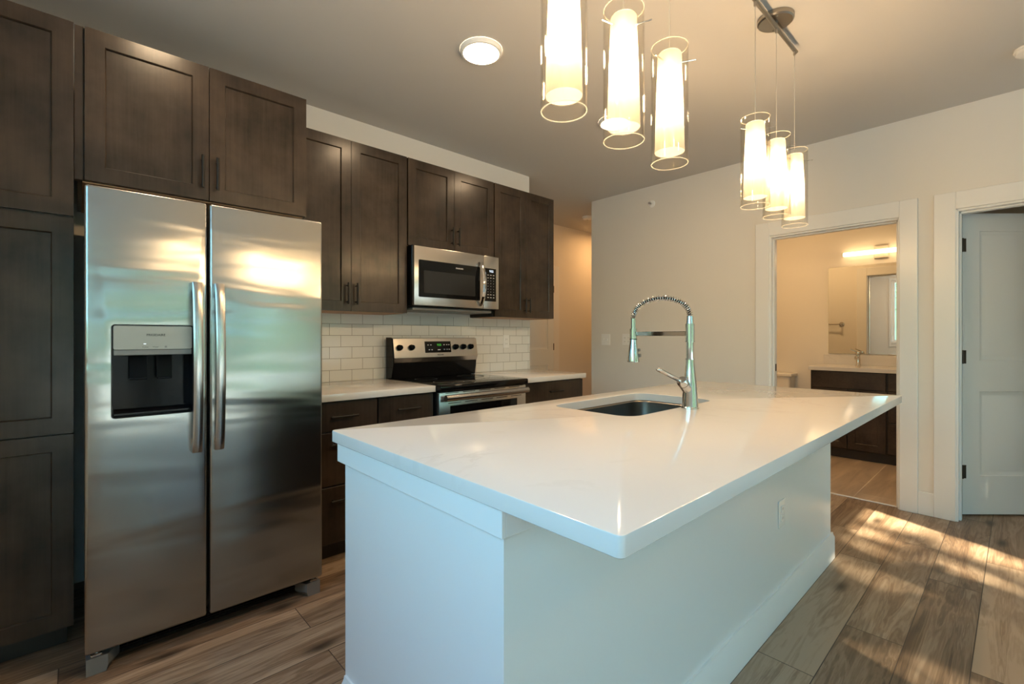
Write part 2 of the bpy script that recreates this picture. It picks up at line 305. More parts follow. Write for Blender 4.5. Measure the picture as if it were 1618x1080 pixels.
# ------------------------------------------------------------------ mesh builder
class B:
    def __init__(s): s.bm = bmesh.new()
    def box(s, x0, x1, y0, y1, z0, z1, bev=0.0, seg=1):
        r = bmesh.ops.create_cube(s.bm, size=1.0); v = r['verts']
        for q in v: q.co = Vector(((x0 + x1) / 2 + q.co.x * (x1 - x0), (y0 + y1) / 2 + q.co.y * (y1 - y0), (z0 + z1) / 2 + q.co.z * (z1 - z0)))
        if bev > 0:
            es = {e for q in v for e in q.link_edges}
            bmesh.ops.bevel(s.bm, geom=list(es), offset=bev, segments=seg, affect='EDGES', profile=.5)
        return s
    def ring(s, c, r, ax, n, up=None):
        a = Vector(ax).normalized()
        u = Vector(up) if up is not None else (Vector((0, 0, 1)) if abs(a.z) < .9 else Vector((1, 0, 0)))
        u = (u - a * u.dot(a)).normalized(); w = a.cross(u)
        return [s.bm.verts.new(Vector(c) + (u * math.cos(2 * math.pi * i / n) + w * math.sin(2 * math.pi * i / n)) * r) for i in range(n)]
    def bridge(s, a, b):
        n = len(a)
        for i in range(n): s.bm.faces.new((a[i], a[(i + 1) % n], b[(i + 1) % n], b[i]))
    def cyl(s, p0, p1, r0, r1=None, n=24, cap=True):
        r1 = r0 if r1 is None else r1; ax = Vector(p1) - Vector(p0)
        a = s.ring(p0, r0, ax, n); b = s.ring(p1, r1, ax, n); s.bridge(a, b)
        if cap: s.bm.faces.new(a[::-1]); s.bm.faces.new(b)
        return s
    def lathe(s, c, prof, ax=(0, 0, 1), n=32, cap=True):
        """prof: list of (radius, distance along ax)"""
        a = Vector(ax).normalized(); rs = [s.ring(Vector(c) + a * h, max(r, 1e-4), a, n) for r, h in prof]
        for i in range(len(rs) - 1): s.bridge(rs[i], rs[i + 1])
        if cap: s.bm.faces.new(rs[0][::-1]); s.bm.faces.new(rs[-1])
        return s
    def tube(s, pts, r, n=8, cap=True):
        pts = [Vector(p) for p in pts]; prev = None; up = None
        rr = r if isinstance(r, (list, tuple)) else [r] * len(pts)
        for i, p in enumerate(pts):
            d = (pts[min(i + 1, len(pts) - 1)] - pts[max(i - 1, 0)]).normalized()
            if up is None:
                up = Vector((0, 0, 1)) if abs(d.z) < .9 else Vector((1, 0, 0))
            up = (up - d * up.dot(d)).normalized()
            k = s.ring(p, rr[i], d, n, up)
            if prev: s.bridge(prev, k)
            elif cap: s.bm.faces.new(k[::-1])
            prev = k
        if cap: s.bm.faces.new(prev)
        return s
    def prism(s, poly, axis, a, b):
        """extrude a 2D polygon along axis (0,1,2) from a to b"""
        def mk(q, h):
            c = [0, 0, 0]; o = [i for i in range(3) if i != axis]; c[o[0]], c[o[1]], c[axis] = q[0], q[1], h
            return s.bm.verts.new(c)
        A = [mk(q, a) for q in poly]; C = [mk(q, b) for q in poly]
        s.bridge(A, C); s.bm.faces.new(A[::-1]); s.bm.faces.new(C); return s
    def loops(s, ls, cap0=True, cap1=True):
        vs = [[s.bm.verts.new(p) for p in l] for l in ls]
        for i in range(len(vs) - 1): s.bridge(vs[i], vs[i + 1])
        if cap0: s.bm.faces.new(vs[0][::-1])
        if cap1: s.bm.faces.new(vs[-1])
        return s
    def panelled(s, x0, x1, z0, z1, y0, y1, cells, steps):
        """slab whose front (-y at y0) has cells (x0,x1,z0,z1) sunk by steps [(inset, dy)...]"""
        xs = sorted({x0, x1} | {c[0] for c in cells} | {c[1] for c in cells}); zs = sorted({z0, z1} | {c[2] for c in cells} | {c[3] for c in cells})
        g = {(i, k): s.bm.verts.new((x, y0, z)) for i, x in enumerate(xs) for k, z in enumerate(zs)}
        for i in range(len(xs) - 1):
            for k in range(len(zs) - 1):
                mx, mz = (xs[i] + xs[i + 1]) / 2, (zs[k] + zs[k + 1]) / 2
                if not any(c[0] < mx < c[1] and c[2] < mz < c[3] for c in cells):
                    s.bm.faces.new((g[i, k], g[i + 1, k], g[i + 1, k + 1], g[i, k + 1]))
        for c in cells:
            xi = [i for i, x in enumerate(xs) if c[0] - 1e-6 <= x <= c[1] + 1e-6]; zi = [k for k, z in enumerate(zs) if c[2] - 1e-6 <= z <= c[3] + 1e-6]
            border = [g[i, zi[0]] for i in xi] + [g[xi[-1], k] for k in zi[1:]] + [g[i, zi[-1]] for i in xi[-2::-1]] + [g[xi[0], k] for k in zi[-2:0:-1]]
            cur = border; ins, dy = 0, 0
            cx0, cx1, cz0, cz1 = c
            def prj(v, ins, dy):
                x, z = v
                fx = cx0 + ins + (x - cx0) / (cx1 - cx0) * (cx1 - cx0 - 2 * ins); fz = cz0 + ins + (z - cz0) / (cz1 - cz0) * (cz1 - cz0 - 2 * ins)
                return (fx, y0 + dy, fz)
            base = [(v.co.x, v.co.z) for v in border]
            for di, dd in steps:
                ins += di; dy += dd
                nx = [s.bm.verts.new(prj(q, ins, dy)) for q in base]
                s.bridge(cur, nx); cur = nx
            s.bm.faces.new(cur)
        # sides and back
        nx, nz = len(xs) - 1, len(zs) - 1
        per = [g[i, 0] for i in range(nx + 1)] + [g[nx, k] for k in range(1, nz + 1)] + [g[i, nz] for i in range(nx - 1, -1, -1)] + [g[0, k] for k in range(nz - 1, 0, -1)]
        bk = [s.bm.verts.new((v.co.x, y1, v.co.z)) for v in per]
        s.bridge(bk, per); s.bm.faces.new(bk)
        return s
    def xf(s, mtx): bmesh.ops.transform(s.bm, matrix=mtx, verts=s.bm.verts[:]); return s
    def mesh(s, name, m, off=(0, 0, 0)):
        bmesh.ops.recalc_face_normals(s.bm, faces=s.bm.faces[:])
        if Vector(off).length > 0: bmesh.ops.translate(s.bm, verts=s.bm.verts[:], vec=-Vector(off))
        for f in s.bm.faces: f.smooth = True
        for e in s.bm.edges:
            if len(e.link_faces) == 2:
                if e.calc_face_angle(0) > R(32): e.smooth = False
            else: e.smooth = False
        me = bpy.data.meshes.new(name); s.bm.to_mesh(me); s.bm.free()
        if m is not None: me.materials.append(M[m])
        return me

def thing(name, label, cat, loc=(0, 0, 0), group=None):
    o = bpy.data.objects.new(name, None); COL.objects.link(o); o.location = loc; o.empty_display_size = .05
    o['label'] = label; o['category'] = cat
    if group: o['group'] = group
    return o
def worldloc(o):
    v = Vector((0, 0, 0))
    while o: v += o.location; o = o.parent
    return v
def part(parent, name, b, m, label=None):
    o = bpy.data.objects.new(name, b.mesh(name, m, worldloc(parent))); COL.objects.link(o); o.parent = parent
    if label: o['label'] = label
    return o
def solo(name, b, m, label, cat, group=None, loc=(0, 0, 0)):
    o = bpy.data.objects.new(name, b.mesh(name, m, loc)); COL.objects.link(o); o.location = loc
    o['label'] = label; o['category'] = cat
    if group: o['group'] = group
    return o
def struct(name, b, m, parent=None):
    o = bpy.data.objects.new(name, b.mesh(name, m)); COL.objects.link(o)
    if parent: o.parent = parent
    else: o['kind'] = 'structure'
    return o
def text_bm(txt, size, x, y, z, align='CENTER', ext=.0004, mtx=None, bold=0.0):
    cu = bpy.data.curves.new('lettering', 'FONT'); cu.body = txt; cu.size = size; cu.align_x = align; cu.align_y = 'CENTER'; cu.extrude = ext; cu.offset = bold
    ob = bpy.data.objects.new('lettering', cu); COL.objects.link(ob)
    dg = bpy.context.evaluated_depsgraph_get(); dg.update()
    me = bpy.data.meshes.new_from_object(ob.evaluated_get(dg))
    b = B(); b.bm.from_mesh(me)
    b.xf(mtx if mtx else Matrix.Translation((x, y, z)) @ Matrix.Rotation(R(90), 4, 'X'))
    bpy.data.objects.remove(ob); bpy.data.curves.remove(cu); bpy.data.meshes.remove(me)
    return b
def rrect(x0, x1, y0, y1, r, z, n=6):
    p = []
    for cx, cy, a in ((x1 - r, y1 - r, 0), (x0 + r, y1 - r, 90), (x0 + r, y0 + r, 180), (x1 - r, y0 + r, 270)):
        for i in range(n + 1):
            t = R(a + 90 * i / n); p.append((cx + r * math.cos(t), cy + r * math.sin(t), z))
    return p

# ------------------------------------------------------------------ the room
CZ = 2.743
XW, YS, XE, YN = -.66, -3.2, 4.265, 3.175
struct('floor', B().box(-.8, 7.2, -3.35, 4.45, -.12, 0), 'floor')
# openings: (a0, a1, z0, z1) along the wall
def wall_x(b, x0, x1, y0, y1, z0, z1, holes):          # plane x = const, runs in y
    ys = sorted({y0, y1} | {h[0] for h in holes} | {h[1] for h in holes})
    for a, c in zip(ys, ys[1:]):
        hs = sorted((h[2], h[3]) for h in holes if h[0] <= a + 1e-6 and h[1] >= c - 1e-6)
        z = z0
        for h0, h1 in hs:
            if h0 > z + 1e-6: b.box(x0, x1, a, c, z, h0)
            z = h1
        if z < z1 - 1e-6: b.box(x0, x1, a, c, z, z1)
    return b
def wall_y(b, y0, y1, x0, x1, z0, z1, holes):
    xs = sorted({x0, x1} | {h[0] for h in holes} | {h[1] for h in holes})
    for a, c in zip(xs, xs[1:]):
        hs = sorted((h[2], h[3]) for h in holes if h[0] <= a + 1e-6 and h[1] >= c - 1e-6)
        z = z0
        for h0, h1 in hs:
            if h0 > z + 1e-6: b.box(a, c, y0, y1, z, h0)
            z = h1
        if z < z1 - 1e-6: b.box(a, c, y0, y1, z, z1)
    return b
D1 = (.580, 1.412, 0, 2.05)            # bathroom doorway in the east wall
D2 = (-.56, .275, 0, 2.05)             # doorway with the open white door
WW = (-.75, 1.88, 1.10, 2.44)         # west window
WS = (-.35, 2.53, .06, 2.50)            # south glass doors
WE = (3.02, 4.12, .25, 2.45)             # narrow south window by the far wall
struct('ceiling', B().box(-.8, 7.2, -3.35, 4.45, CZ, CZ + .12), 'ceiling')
struct('wall_north', B().box(-.66, 3.165, YN, YN + .115, 0, CZ), 'wall')
struct('wall_east', wall_x(B(), XE, XE + .12, YS, 3.284, 0, CZ, [D1, D2]), 'wall')
struct('wall_west', wall_x(B(), XW - .14, XW, YS - .15, 4.45, 0, CZ, [WW]), 'wall')
struct('wall_south', wall_y(B(), YS - .15, YS, XW, 7.2, 0, CZ, [WS, WE]), 'wall')
struct('wall_hallway', B().box(XW, 7.05, 4.29, 4.45, 0, CZ).box(7.05, 7.2, YS, 4.45, 0, CZ).box(XE + .12, 7.05, 3.17, 3.284, 0, CZ).box(1.5, 1.6, YN + .115, 4.29, 0, CZ), 'wall')
struct('wall_bathroom', B().box(6.16, 6.28, -2.0, 3.17, 0, CZ).box(XE + .12, 6.16, 2.55, 2.65, 0, CZ).box(XE + .12, 6.16, .36, .46, 0, CZ).box(XE + .12, 6.16, -1.6, -1.5, 0, CZ), 'wall')
struct('floor_bathroom', B().box(4.31, 6.16, .46, 2.55, 0, .006), 'bathtile')
struct('trim_threshold', B().box(4.296, 4.312, .58, 1.412, 0, .008, .002), 'white')

# windows: frame + pane + casing
def window(name, axis, a0, a1, z0, z1, p0, p1, nmull, sash=.05):
    r = bpy.data.objects.new(name, None); COL.objects.link(r); r['kind'] = 'structure'
    def bx(b, u0, u1, w0, w1, q0, q1):
        return b.box(q0, q1, u0, u1, w0, w1, .003) if axis == 'x' else b.box(u0, u1, q0, q1, w0, w1, .003)
    f = B(); q0, q1 = p0 + .03, p1 - .03
    bx(f, a0, a0 + sash, z0, z1, q0, q1); bx(f, a1 - sash, a1, z0, z1, q0, q1)
    bx(f, a0 + sash, a1 - sash, z0, z0 + sash, q0, q1); bx(f, a0 + sash, a1 - sash, z1 - sash, z1, q0, q1)
    for i in range(1, nmull + 1):
        u = a0 + (a1 - a0) * i / (nmull + 1); bx(f, u - sash * .8, u + sash * .8, z0 + sash, z1 - sash, q0, q1)
    struct('window_frame', f, 'trim', r)
    m = (p0 + p1) / 2; g = B()
    if axis == 'x': g.box(m - .003, m + .003, a0 + .02, a1 - .02, z0 + .02, z1 - .02)
    else: g.box(a0 + .02, a1 - .02, m - .003, m + .003, z0 + .02, z1 - .02)
    struct('window_pane', g, 'pane', r)
    return r
w1 = window('window_1', 'x', WW[0], WW[1], WW[2], WW[3], XW - .14, XW, 1)
cw = .045
struct('window_casing', B().box(XW, XW + .018, WW[1], WW[1] + cw, WW[2] - .1, WW[3] + cw, .003).box(XW, XW + .018, WW[0] - cw, WW[0], WW[2] - .1, WW[3] + cw, .003)
       .box(XW, XW + .018, WW[0], WW[1], WW[3], WW[3] + cw, .003).box(XW, XW + .03, WW[0], WW[1], WW[2] - .03, WW[2], .003).box(XW, XW + .018, WW[0], WW[1], WW[2] - .1, WW[2] - .03, .003), 'trim', w1)
w2 = window('window_2', 'y', WS[0], WS[1], WS[2], WS[3], YS - .15, YS, 2, .07)
struct('window_casing', B().box(WS[0] - .09, WS[0], YS, YS + .018, 0, WS[3] + .09, .003).box(WS[1], WS[1] + .09, YS, YS + .018, 0, WS[3] + .09, .003)
       .box(WS[0], WS[1], YS, YS + .018, WS[3], WS[3] + .09, .003), 'trim', w2)
w3 = window('window_3', 'y', WE[0], WE[1], WE[2], WE[3], YS - .15, YS, 0, .05)
struct('window_casing', B().box(WE[0] - .09, WE[0], YS, YS + .018, WE[2] - .09, WE[3] + .09, .003).box(WE[1], WE[1] + .09, YS, YS + .018, WE[2] - .09, WE[3] + .09, .003)
       .box(WE[0], WE[1], YS, YS + .018, WE[3], WE[3] + .09, .003).box(WE[0], WE[1], YS, YS + .018, WE[2] - .09, WE[2], .003), 'trim', w3)
for nm, loc, rot, sx_, sy_ in (('east_portal', ((WE[0] + WE[1]) / 2, YS - .17, (WE[2] + WE[3]) / 2), (R(90), 0, 0), WE[1] - WE[0], WE[3] - WE[2]),
                               ('west_portal', (XW - .16, (WW[0] + WW[1]) / 2, (WW[2] + WW[3]) / 2), (0, R(-90), 0), WW[3] - WW[2], WW[1] - WW[0]),
                               ('south_portal', ((WS[0] + WS[1]) / 2, YS - .17, (WS[2] + WS[3]) / 2), (R(90), 0, 0), WS[1] - WS[0], WS[3] - WS[2])):
    ld = bpy.data.lights.new(nm, 'AREA'); ld.shape = 'RECTANGLE'; ld.size = sx_; ld.size_y = sy_; ld.cycles.is_portal = True
    lo = bpy.data.objects.new(nm, ld); COL.objects.link(lo); lo.location = loc; lo.rotation_euler = rot

# door casings (trim) and jambs
CX = XE - .019
def casing(name, y0, y1, z1, yb_lo=None):
    r = struct(name, B().box(CX, XE, y1 + .008, y1 + .118, 0, z1 + .125, .003).box(CX, XE, y0 - .105, y0 - .006, 0, z1 + .125, .003)
               .box(CX, XE, y0 - .006, y1 + .008, z1 + .010, z1 + .125, .003), 'trim')
    b = B()                                                # jamb lining with a stop
    for a, c, s in ((y1 - .004, y1 + .010, -1), (y0 - .010, y0 + .004, 1)):
        b.box(XE - .008, XE + .128, a, c, 0, z1 + .008, .002)
        q = (a - .012, a) if s < 0 else (c, c + .012)
        b.box(XE + .030, XE + .075, q[0], q[1], 0, z1 - .004, .002)
    b.box(XE - .008, XE + .128, y0 - .004, y1 + .004, z1 - .004, z1 + .010, .002).box(XE + .030, XE + .075, y0, y1, z1 - .016, z1 - .004, .002)
    struct('jamb', b, 'trim', r)
    return r
c1 = casing('trim_1', D1[0], D1[1], D1[3]); c2 = casing('trim_2', D2[0], D2[1], D2[3])
struct('strike_plate', B().box(XE + .05, XE + .075, D1[1] - .0185, D1[1] - .0165, .93, .99, .0005), 'bronze', c1)
struct('baseboard_east', B().box(XE - .016, XE, D2[1] + .105, D1[0] - .1055, 0, .157, .003).box(XE - .016, XE, D1[1] + .12, 3.284, 0, .14, .003).box(XE - .016, XE, YS, D2[0] - .11, 0, .14, .003), 'trim')
struct('baseboard_hallway', B().box(4.87, 7.05, 4.274, 4.29, 0, .14, .003).box(1.6, 3.75, 4.274, 4.29, 0, .14, .003), 'trim')
# casing on the bathroom side of the doorway (shows in the mirror)
struct('trim_3', B().box(XE + .12, XE + .138, D1[1], D1[1] + .11, 0, 2.16, .003).box(XE + .12, XE + .138, D1[0] - .11, D1[0], 0, 2.16, .003)
       .box(XE + .12, XE + .138, D1[0], D1[1], 2.05, 2.16, .003), 'trim')

def panel_door(b, w, h, t=.035):
    """two-panel moulded leaf, hinge edge at x=0, front toward -y"""
    st = .115
    cells = [(st, w - st, .26, .835), (st, w - st, 1.045, h - .12)]
    return b.panelled(0, w, 0, h, 0, t, cells, [(.003, .006), (.020, .007), (.010, 0), (.030, -.009)])
# open white door in the second doorway
d2 = bpy.data.objects.new('door_2', None); COL.objects.link(d2); d2['kind'] = 'structure'
d2.location = (4.420, .262, .012); d2.rotation_euler = (0, 0, R(-43.2))
lf = bpy.data.objects.new('door_leaf', panel_door(B(), .81, 2.045).mesh('door_leaf', 'door')); COL.objects.link(lf); lf.parent = d2
for z in (.29, 1.07, 1.83):
    o = bpy.data.objects.new('hinge', B().box(-.006, .024, -.003, 0, z - .045, z + .045, .001).cyl((-.004, -.006, z - .046), (-.004, -.006, z + .046), .006, n=12).mesh('hinge', 'bronze'))
    COL.objects.link(o); o.parent = d2
# closed door at the end of the hallway
d1 = bpy.data.objects.new('door_1', None); COL.objects.link(d1); d1['kind'] = 'structure'
d1.location = (3.905, 4.268, .008)
lf = bpy.data.objects.new('door_leaf', panel_door(B(), .815, 2.045, .02).mesh('door_leaf', 'door')); COL.objects.link(lf); lf.parent = d1
for z in (.25, 1.075, 1.85):
    o = bpy.data.objects.new('hinge', B().box(.806, .820, -.004, .002, z - .045, z + .045, .001).mesh('hinge', 'bronze'))
    COL.objects.link(o); o.parent = d1
struct('trim_4', B().box(4.726, 4.84, 4.272, 4.29, 0, 2.18, .003).box(3.785, 3.899, 4.272, 4.29, 0, 2.18, .003).box(3.899, 4.726, 4.272, 4.29, 2.058, 2.18, .003), 'trim')

# tile backsplash
struct('wall_backsplash', B().box(.87, 3.163, YN - .010, YN, .9145, 1.3795), 'subway')

# ------------------------------------------------------------------ cabinets
def shaker(x0, x1, z0, z1, yf, t=.02, rail=.060):
    return B().panelled(x0, x1, z0, z1, yf, yf + t, [(x0 + rail, x1 - rail, z0 + rail, z1 - rail)], [(.003, .003), (.0015, .006)])
def slab(x0, x1, z0, z1, yf, t=.02): return B().box(x0, x1, yf, yf + t, z0, z1, .0015)
def bar_pull_v(x, z0, z1, yf):
    return B().cyl((x, yf - .030, z0), (x, yf - .030, z1), .0065, n=14).cyl((x, yf, z0 + .018), (x, yf - .030, z0 + .018), .004, n=10).cyl((x, yf, z1 - .018), (x, yf - .030, z1 - .018), .004, n=10)
def bar_pull_h(x0, x1, z, yf):
    return B().cyl((x0, yf - .030, z), (x1, yf - .030, z), .0065, n=14).cyl((x0 + .018, yf, z), (x0 + .018, yf - .030, z), .004, n=10).cyl((x1 - .018, yf, z), (x1 - .018, yf - .030, z), .004, n=10)

t = thing('pantry_cabinet', 'tall dark-stained pantry cabinet of three stacked doors left of the refrigerator', 'cabinet', (-.316, 2.84, 0))
part(t, 'body', B().box(-.62, -.012, 2.5215, 3.17, .10, 2.445, .001), 'woodside')
part(t, 'toe_kick', B().box(-.62, -.03, 2.59, 3.16, 0, .0995), 'toe')
for z0, z1 in ((.099, .842), (.849, 1.679), (1.690, 2.443)):
    part(t, 'door', shaker(-.615, -.010, z0, z1, 2.5), 'wood')

def hung(name, label, x0, x1, z0, z1, yf, doors, pulls, depth=3.165, group=None, side=None):
    r = thing(name, label, 'cabinet', ((x0 + x1) / 2, (yf + depth) / 2, z0), group)
    part(r, 'body', B().box(x0, x1, yf + .0215, depth, z0, z1, .001), 'woodside')
    part(r, 'underside', B().box(x0 + .012, x1 - .012, yf + .03, depth - .005, z0 - .003, z0 - .0002), 'under', 'unfinished tan plywood underside')
    for (a, b), (px, pz0, pz1) in zip(doors, pulls):
        d = part(r, 'door', shaker(a, b, z0, z1, yf, rail=.060), 'wood')
        part(d, 'handle', bar_pull_v(px, pz0, pz1, yf), 'black', 'black bar pull')
    return r
g = 'dark wall cabinets'
oc = thing('refrigerator_wall_cabinet', 'dark two-door wall cabinet directly above the stainless refrigerator', 'cabinet', (.43, 2.84, 1.838), g)
part(oc, 'body', B().box(.001, .868, 2.5225, 3.165, 1.838, 2.445, .001), 'woodside')
part(oc, 'filler', B().box(-.0085, .0175, 2.515, 2.535, 1.838, 2.445, .001), 'woodside')
part(oc, 'underside', B().box(.015, .86, 2.53, 3.16, 1.834, 1.8378), 'under', 'unfinished tan plywood underside')
for a, b, px in ((.022, .4385, .412), (.4425, .868, .469)):
    d = part(oc, 'door', shaker(a, b, 1.838, 2.443, 2.5), 'wood')
    part(d, 'handle', bar_pull_v(px, 1.885, 2.03, 2.5), 'black', 'black bar pull')
hung('tall_wall_cabinet', 'dark two-door wall cabinet between the refrigerator cabinet and the microwave', .871, 1.657, 1.380, 2.448, 2.845,
     [(.873, 1.2595), (1.2625, 1.655)], [(1.232, 1.42, 1.555), (1.290, 1.42, 1.555)], group=g)
hung('short_wall_cabinet', 'short dark two-door wall cabinet directly above the microwave', 1.6605, 2.4395, 1.850, 2.448, 2.845,
     [(1.665, 2.0505), (2.0535, 2.4365)], [(2.025, 1.89, 2.02), (2.080, 1.89, 2.02)], group=g)
hung('narrow_wall_cabinet', 'dark wall cabinet with two narrow doors at the hallway end of the row', 2.4445, 3.147, 1.380, 2.448, 2.845,
     [(2.447, 2.7945), (2.7975, 3.145)], [(2.772, 1.42, 1.545), (2.822, 1.42, 1.545)], group=g)

YB = 2.50
def base(name, label, x0, x1, fronts, grp):
    r = thing(name, label, 'cabinet', ((x0 + x1) / 2, 2.84, 0), grp)
    part(r, 'body', B().box(x0, x1, YB + .0215, 3.165, .10, .875, .001), 'woodside')
    part(r, 'toe_kick', B().box(x0, x1, YB + .095, 3.16, 0, .0995), 'toe')
    for kind, a, b, z0, z1 in fronts:
        d = part(r, 'drawer' if kind == 'drawer' else 'door', slab(a, b, z0, z1, YB) if kind == 'drawer' else shaker(a, b, z0, z1, YB), 'wood')
        if kind == 'drawer':
            xm, zm = (a + b) / 2, (z0 + z1) / 2 + (.0 if z1 - z0 < .2 else .08)
            part(d, 'handle', bar_pull_h(xm - .075, xm + .075, zm, YB), 'black', 'black bar pull')
        else:
            part(d, 'handle', bar_pull_v(b - .03, z1 - .17, z1 - .04, YB), 'black', 'black bar pull')
    return r
gb = 'dark base cabinets'
base('drawer_base_cabinet', 'dark base cabinet of three stacked drawers beside the refrigerator', .86, 1.2655, [('drawer', .863, 1.262, .712, .868), ('drawer', .863, 1.262, .421, .704), ('drawer', .863, 1.262, .112, .413)], gb)
base('base_cabinet', 'dark base cabinet with one drawer over a door, just left of the range', 1.2685, 1.642, [('drawer', 1.271, 1.640, .712, .868), ('door', 1.271, 1.640, .112, .704)], gb)
base('base_cabinet', 'dark base cabinet with a wide drawer, right of the range at the hallway end', 2.418, 3.128, [('drawer', 2.422, 3.126, .712, .868), ('door', 2.422, 2.772, .112, .704), ('door', 2.776, 3.126, .112, .704)], gb)
for x0, x1, lb in ((.862, 1.643, 'white quartz countertop between the refrigerator and the range'), (2.416, 3.143, 'white quartz countertop right of the range at the hallway end')):
    solo('countertop', B().box(x0, x1, 2.475, 3.1645, .8755, .914, .002, 2), 'quartz', lb, 'countertop', 'back wall countertops', ((x0 + x1) / 2, 2.82, .8755))

# wall outlet on the tile
def duplex(name, label, cat, c, nrm, w=.072, h=.118, gang=1, kind='outlet'):
    """wall plate centred at c, facing nrm ('-y' or '-x')"""
    r = thing(name, label, cat, c)
    def bx(b, u0, u1, z0, z1, d0, d1, bev=0.0):
        if nrm == '-y': return b.box(c[0] + u0, c[0] + u1, c[1] - d1, c[1] - d0, c[2] + z0, c[2] + z1, bev)
        return b.box(c[0] - d1, c[0] - d0, c[1] + u0, c[1] + u1, c[2] + z0, c[2] + z1, bev)
    part(r, 'plate', bx(B(), -w / 2, w / 2, -h / 2, h / 2, 0, .005, .0018), 'white')
    for g_ in range(gang):
        o = (g_ - (gang - 1) / 2) * .046
        if kind == 'outlet':
            for zz in (.02, -.02):
                f = part(r, 'socket', bx(B(), o - .017, o + .017, zz - .014, zz + .014, .005, .0075, .002), 'white')
                for u in (-.006, .006): part(f, 'slot', bx(B(), o + u - .0012, o + u + .0012, zz - .004, zz + .006, .0070, .0078), 'plasticgrey')
        else:
            part(r, 'switch', bx(B(), o - .005, o + .005, -.012, .012, .005, .014, .002), 'white')
    return r
duplex('wall_outlet', 'white outlet plate on the tile backsplash right of the range', 'outlet', (2.857, YN - .0102, 1.175), '-y')

# ------------------------------------------------------------------ refrigerator
t = thing('refrigerator', 'stainless steel side-by-side refrigerator with a water dispenser', 'refrigerator', (.437, 2.70, 0))
part(t, 'body', B().box(.030, .846, 2.345, 3.08, .03, 1.735, .006), 'fridgeside')
for a in (.04, .756): part(t, 'top_hinge_cover', B().box(a, a + .08, 2.29, 2.42, 1.7355, 1.752, .004), 'plasticgrey')
for a, c in ((.036, .383), (.403, .84)): part(t, 'gasket', B().box(a, c, 2.332, 2.344, .10, 1.725), 'gap')
def fridge_door(x0, x1, hole=None):
    """rounded door slab; hole = dispenser cut (x0,x1,z0,z1)"""
    yf, yb, z0, z1, r = 2.25, 2.330, .083, 1.7645, .010
    b = B()
    if not hole:
        b.box(x0, x1, yf, yb, z0, z1, r, 3)
    else:
        xs, zs = [x0, hole[0], hole[1], x1], [z0, hole[2], hole[3], z1]
        sh = B(); sh.box(x0, x1, yf, yb, z0, z1, r, 3)
        # front face of the bevelled slab is opened for the recess
        fr = min(sh.bm.faces, key=lambda f: f.calc_center_median().y)
        border = list(fr.verts); bmesh.ops.delete(sh.bm, geom=[fr], context='FACES_ONLY')
        cs = rrect(hole[0], hole[1], hole[2], hole[3], .010, 0, 4)
        inner = [sh.bm.verts.new((p[0], yf, p[1])) for p in cs]
        ed = []
        bl = sorted(border, key=lambda v: math.atan2(v.co.z - (z0 + z1) / 2, v.co.x - (x0 + x1) / 2))
        def edges(loop):
            for i in range(len(loop)):
                a, c = loop[i], loop[(i + 1) % len(loop)]
                e = sh.bm.edges.get((a, c)) or sh.bm.edges.new((a, c)); ed.append(e)
        edges(bl); edges(inner)
        bmesh.ops.triangle_fill(sh.bm, edges=ed, use_beauty=True)
        back = [sh.bm.verts.new((p[0], yf + .006, p[1])) for p in cs]
        sh.bridge(inner, back)
        return sh
    return b
DH = (.093, .341, .921, 1.263)
fd = part(t, 'freezer_door', fridge_door(.019, .389, DH), 'steel')
rd = part(t, 'refrigerator_door', fridge_door(.398, .856), 'steel')
def fridge_handle(x0, x1, z0, z1):
    """wide bowed strap standing off the door"""
    n = 28; L0 = []
    for i in range(n + 1):
        u = i / n; z = z0 + (z1 - z0) * u
        bow = .030 + .030 * math.sin(math.pi * u) ** .8
        if u < .03 or u > .97: bow *= .9
        y1 = 2.2515 if (u < .05 or u > .95) else 2.25 - bow + .014
        yo = 2.25 - bow
        w = (x1 - x0) / 2; xc = (x0 + x1) / 2
        L0.append([(xc - w, max(yo + .004, yo), z), (xc - w * .6, yo, z), (xc + w * .6, yo, z), (xc + w, yo + .004, z), (xc + w, y1, z), (xc - w, y1, z)])
    return B().loops(L0)
part(fd, 'handle', fridge_handle(.335, .368, .758, 1.437), 'handle')
part(rd, 'handle', fridge_handle(.412, .445, .758, 1.437), 'handle')
ds = part(t, 'dispenser', B().loops([rrect(.096, .338, 2.256, 2.3295, .004, .924, 3), rrect(.096, .338, 2.256, 2.3295, .004, .927, 3)])
          .box(.0945, .098, 2.2555, 2.3298, .922, 1.262).box(.336, .3395, 2.2555, 2.3298, .922, 1.262).box(.098, .336, 2.322, 2.3298, .927, 1.262)
          .box(.098, .336, 2.262, 2.322, 1.150, 1.168), 'dark')
cp = part(ds, 'control_panel', B().loops([[(x, 2.249 if k == 0 else 2.262, z) for x, z in ((p[0], p[1]) for p in rrect(.097, .337, 1.172, 1.260, .006, 0, 4))] for k in (1, 0)]), 'panelgrey', 'grey control panel')
part(ds, 'lower_lip', B().box(.097, .337, 2.251, 2.262, 1.150, 1.1715, .002), 'plasticgrey')
part(ds, 'paddle', B().prism([(2.292, 1.148), (2.296, 1.148), (2.285, 1.062), (2.279, 1.060)], 0, .145, .198).box(.145, .198, 2.276, 2.284, 1.056, 1.064, .002), 'dark')
part(ds, 'paddle', B().prism([(2.292, 1.148), (2.296, 1.148), (2.285, 1.062), (2.279, 1.060)], 0, .228, .276).box(.228, .276, 2.276, 2.284, 1.056, 1.064, .002), 'dark')
part(ds, 'drip_tray', B().prism([(2.262, .928), (2.262, .934), (2.318, .944), (2.318, .928)], 0, .10, .334), 'enamel')
